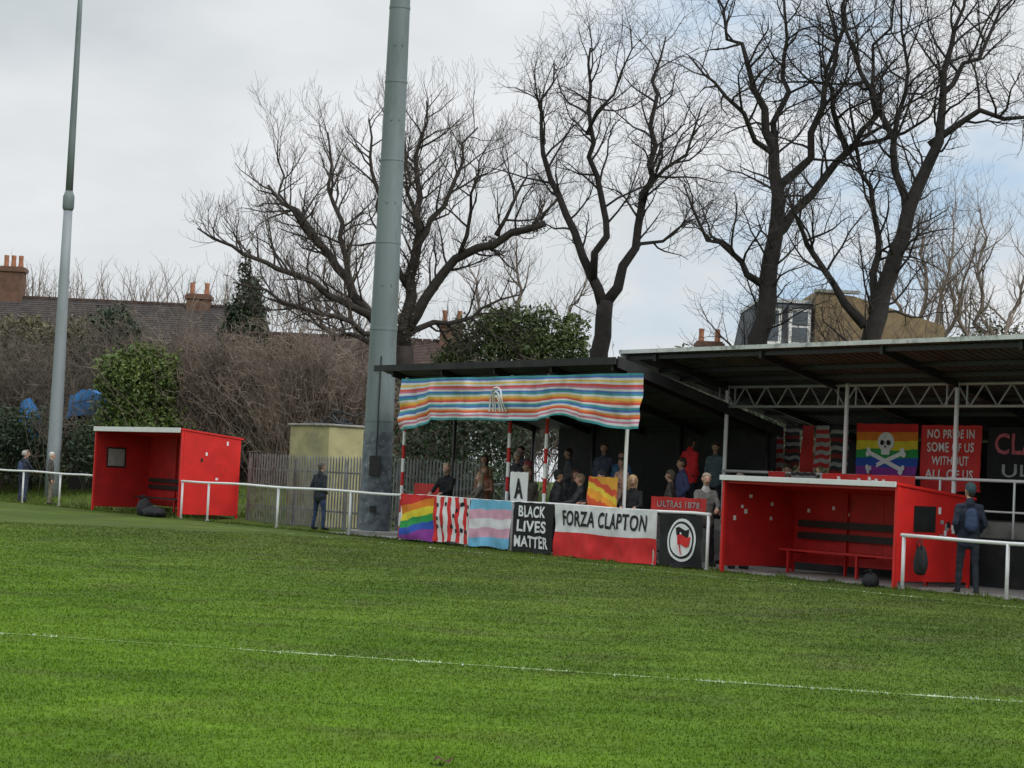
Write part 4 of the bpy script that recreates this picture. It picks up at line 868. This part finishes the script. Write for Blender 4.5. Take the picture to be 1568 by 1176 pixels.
cr_=[
(24.9,.6,.03,25,(.008,.008,.01),(.3,.22,.15),dict(beard=(.3,.24,.2),arms='rail',h=1.86,turn=-10)),
(24.1,2.2,.42,40,(.24,.15,.08),(.05,.03,.02),dict(arms='phone',long_hair=True,h=1.72)),
(25.6,1.2,.18,50,(.15,.07,.04),(.2,.12,.05),dict(arms='cross',long_hair=True,h=1.68,scarf=(.5,.1,.05))),
(24.5,3.0,.68,20,(.05,.05,.07),(.04,.03,.03),dict(h=1.72)),
(25.2,2.4,.42,70,(.08,.08,.09),(.03,.02,.02),dict(hat=(.4,.35,.3),h=1.82)),
(26.3,.6,.03,-20,(.12,.10,.08),(.28,.2,.12),dict(arms='rail',long_hair=True,h=1.68,scarf=(.45,.4,.35))),
(26.9,1.5,.18,-35,(.03,.03,.035),(.05,.04,.03),dict(h=1.84,hat=(.25,.05,.06))),
(27.5,1.1,.18,60,(.1,.09,.07),(.16,.1,.05),dict(h=1.66,long_hair=True)),
(29.3,.6,.03,160,(.02,.022,.025),(.03,.02,.02),dict(hat=(.02,.022,.025),h=1.8)),
(28.8,1.45,.18,70,(.018,.02,.022),(.08,.05,.03),dict(h=1.68,long_hair=True)),
(29.9,.75,.03,-30,(.04,.045,.05),(.2,.14,.09),dict(h=1.74,arms='rail')),
(27.8,3.0,.68,35,(.05,.06,.09),(.05,.03,.02),dict(h=1.84)),
(26.3,3.1,.68,-30,(.06,.06,.065),(.03,.02,.02),dict(h=1.7)),
(29.5,2.2,.42,0,(.5,.3,.22),(.06,.04,.03),dict(h=1.76,arms='cross',long_hair=True)),
(28.6,2.9,.68,40,(.03,.09,.17),(.04,.03,.02),dict(h=1.66)),
(31.9,.6,.03,40,(.018,.018,.02),(.5,.36,.18),dict(h=1.76,arms='rail',long_hair=True,turn=15)),
(30.6,.8,.03,-15,(.025,.025,.03),(.05,.035,.03),dict(hat=(.03,.03,.035),h=1.82,arms='rail')),
(30.1,3.65,.92,190,(.6,.02,.025),(.04,.03,.02),dict(h=1.8,build=1.15)),
(31.0,3.6,.92,30,(.06,.09,.10),(.04,.03,.02),dict(h=1.68)),
(31.3,2.4,.42,-20,(.04,.05,.12),(.04,.03,.02),dict(h=1.8)),
(31.9,1.6,.18,-50,(.05,.04,.035),(.1,.08,.06),dict(h=1.76)),
(33.2,2.1,.03,-10,(.16,.06,.05),(.04,.03,.02),dict(h=1.88)),
(33.0,3.0,.05,10,(.04,.04,.05),(.1,.05,.03),dict(h=1.78)),
(34.1,.7,.03,60,(.14,.13,.12),(.3,.24,.18),dict(h=1.86,arms='rail',scarf=(.5,.48,.45))),
(34.75,1.0,.03,80,(.012,.012,.014),(.15,.12,.1),dict(h=1.88)),
(32.6,4.3,.4,5,(.1,.02,.02),(.05,.04,.03),dict(h=1.78)),
]
for (s,t,z,fc,co,ha,kw) in cr_: person(s,t,z,fc,coat=tuple(c*1.5+.004 for c in co) if t>.9 else co,hair=ha,leg=(.02,.022,.03),**kw)  # coats further back coloured lighter to make up for shade under the roof
person(41.2,.45,0,235,coat=(.012,.018,.035),leg=(.015,.02,.03),hat=(.03,.06,.07),arms='pocket',bag='backpack',h=1.88,stride=.06,turn=20)
person(42.45,.9,0,190,coat=(.02,.02,.024),hat=(.3,.3,.32),h=1.82)
# ------------------------------------------------------------------ bags
def bag(name,s,t,z,sx,st_,sz,m,seed,strap=True):
    e=empty(name,W(s,t,z)); bm=bmesh.new(); bmesh.ops.create_icosphere(bm,subdivisions=4,radius=1)
    for v in bm.verts:
        n_=v.co.copy(); p=Vector([math.copysign(abs(c_)**.7,c_) for c_ in n_]); p*=1+.12*noise.noise(n_*2.2+Vector((seed,0,0)))+.06*noise.noise(n_*6)
        if p.z>0: p.x*=1-.35*p.z; p.y*=1-.3*p.z
        v.co=W(s+p.x*sx,t+p.y*st_,z+sz*(p.z+.93))
    me=bpy.data.meshes.new('body'); bm.to_mesh(me); bm.free(); me.materials.append(m); me.polygons.foreach_set('use_smooth',[True]*len(me.polygons))
    o=bpy.data.objects.new('body',me); COL.objects.link(o); o.parent=e; o.matrix_parent_inverse=Matrix.Translation(e.location).inverted()
    if strap:
        mb=MB()
        for q in (-.4,.4): mb.tube([W(s+sx*q*.8,t-st_*.5,z+sz*1.7),W(s+sx*q,t-st_*.8,z+sz*2.1),W(s+sx*q*.4,t,z+sz*2.35)],.012,m,5)
        mb.obj('straps',e,True)
bag('black_kit_bag',11.2,-.35,0,.5,.25,.16,M['black'],1); bag('black_kit_bag',10.3,-.25,0,.25,.2,.26,M['black'],2)
bag('black_kit_bag',39.5,-.1,0,.15,.12,.13,M['black'],3)
bag('black_backpack',40.75,-.2,.3,.13,.08,.25,M['black'],4)
lm=mat('brown_leaf',(.07,.032,.012),1.0,.3,20)
m=MB(); V=[(-.34,11.25,.02),(-.31,11.21,.045),(-.25,11.22,.02),(-.22,11.27,.045),(-.27,11.31,.02),(-.32,11.30,.05)]; m.add(V,[(0,1,5),(1,2,4,5),(2,3,4)],lm); m.obj('fallen_leaf')
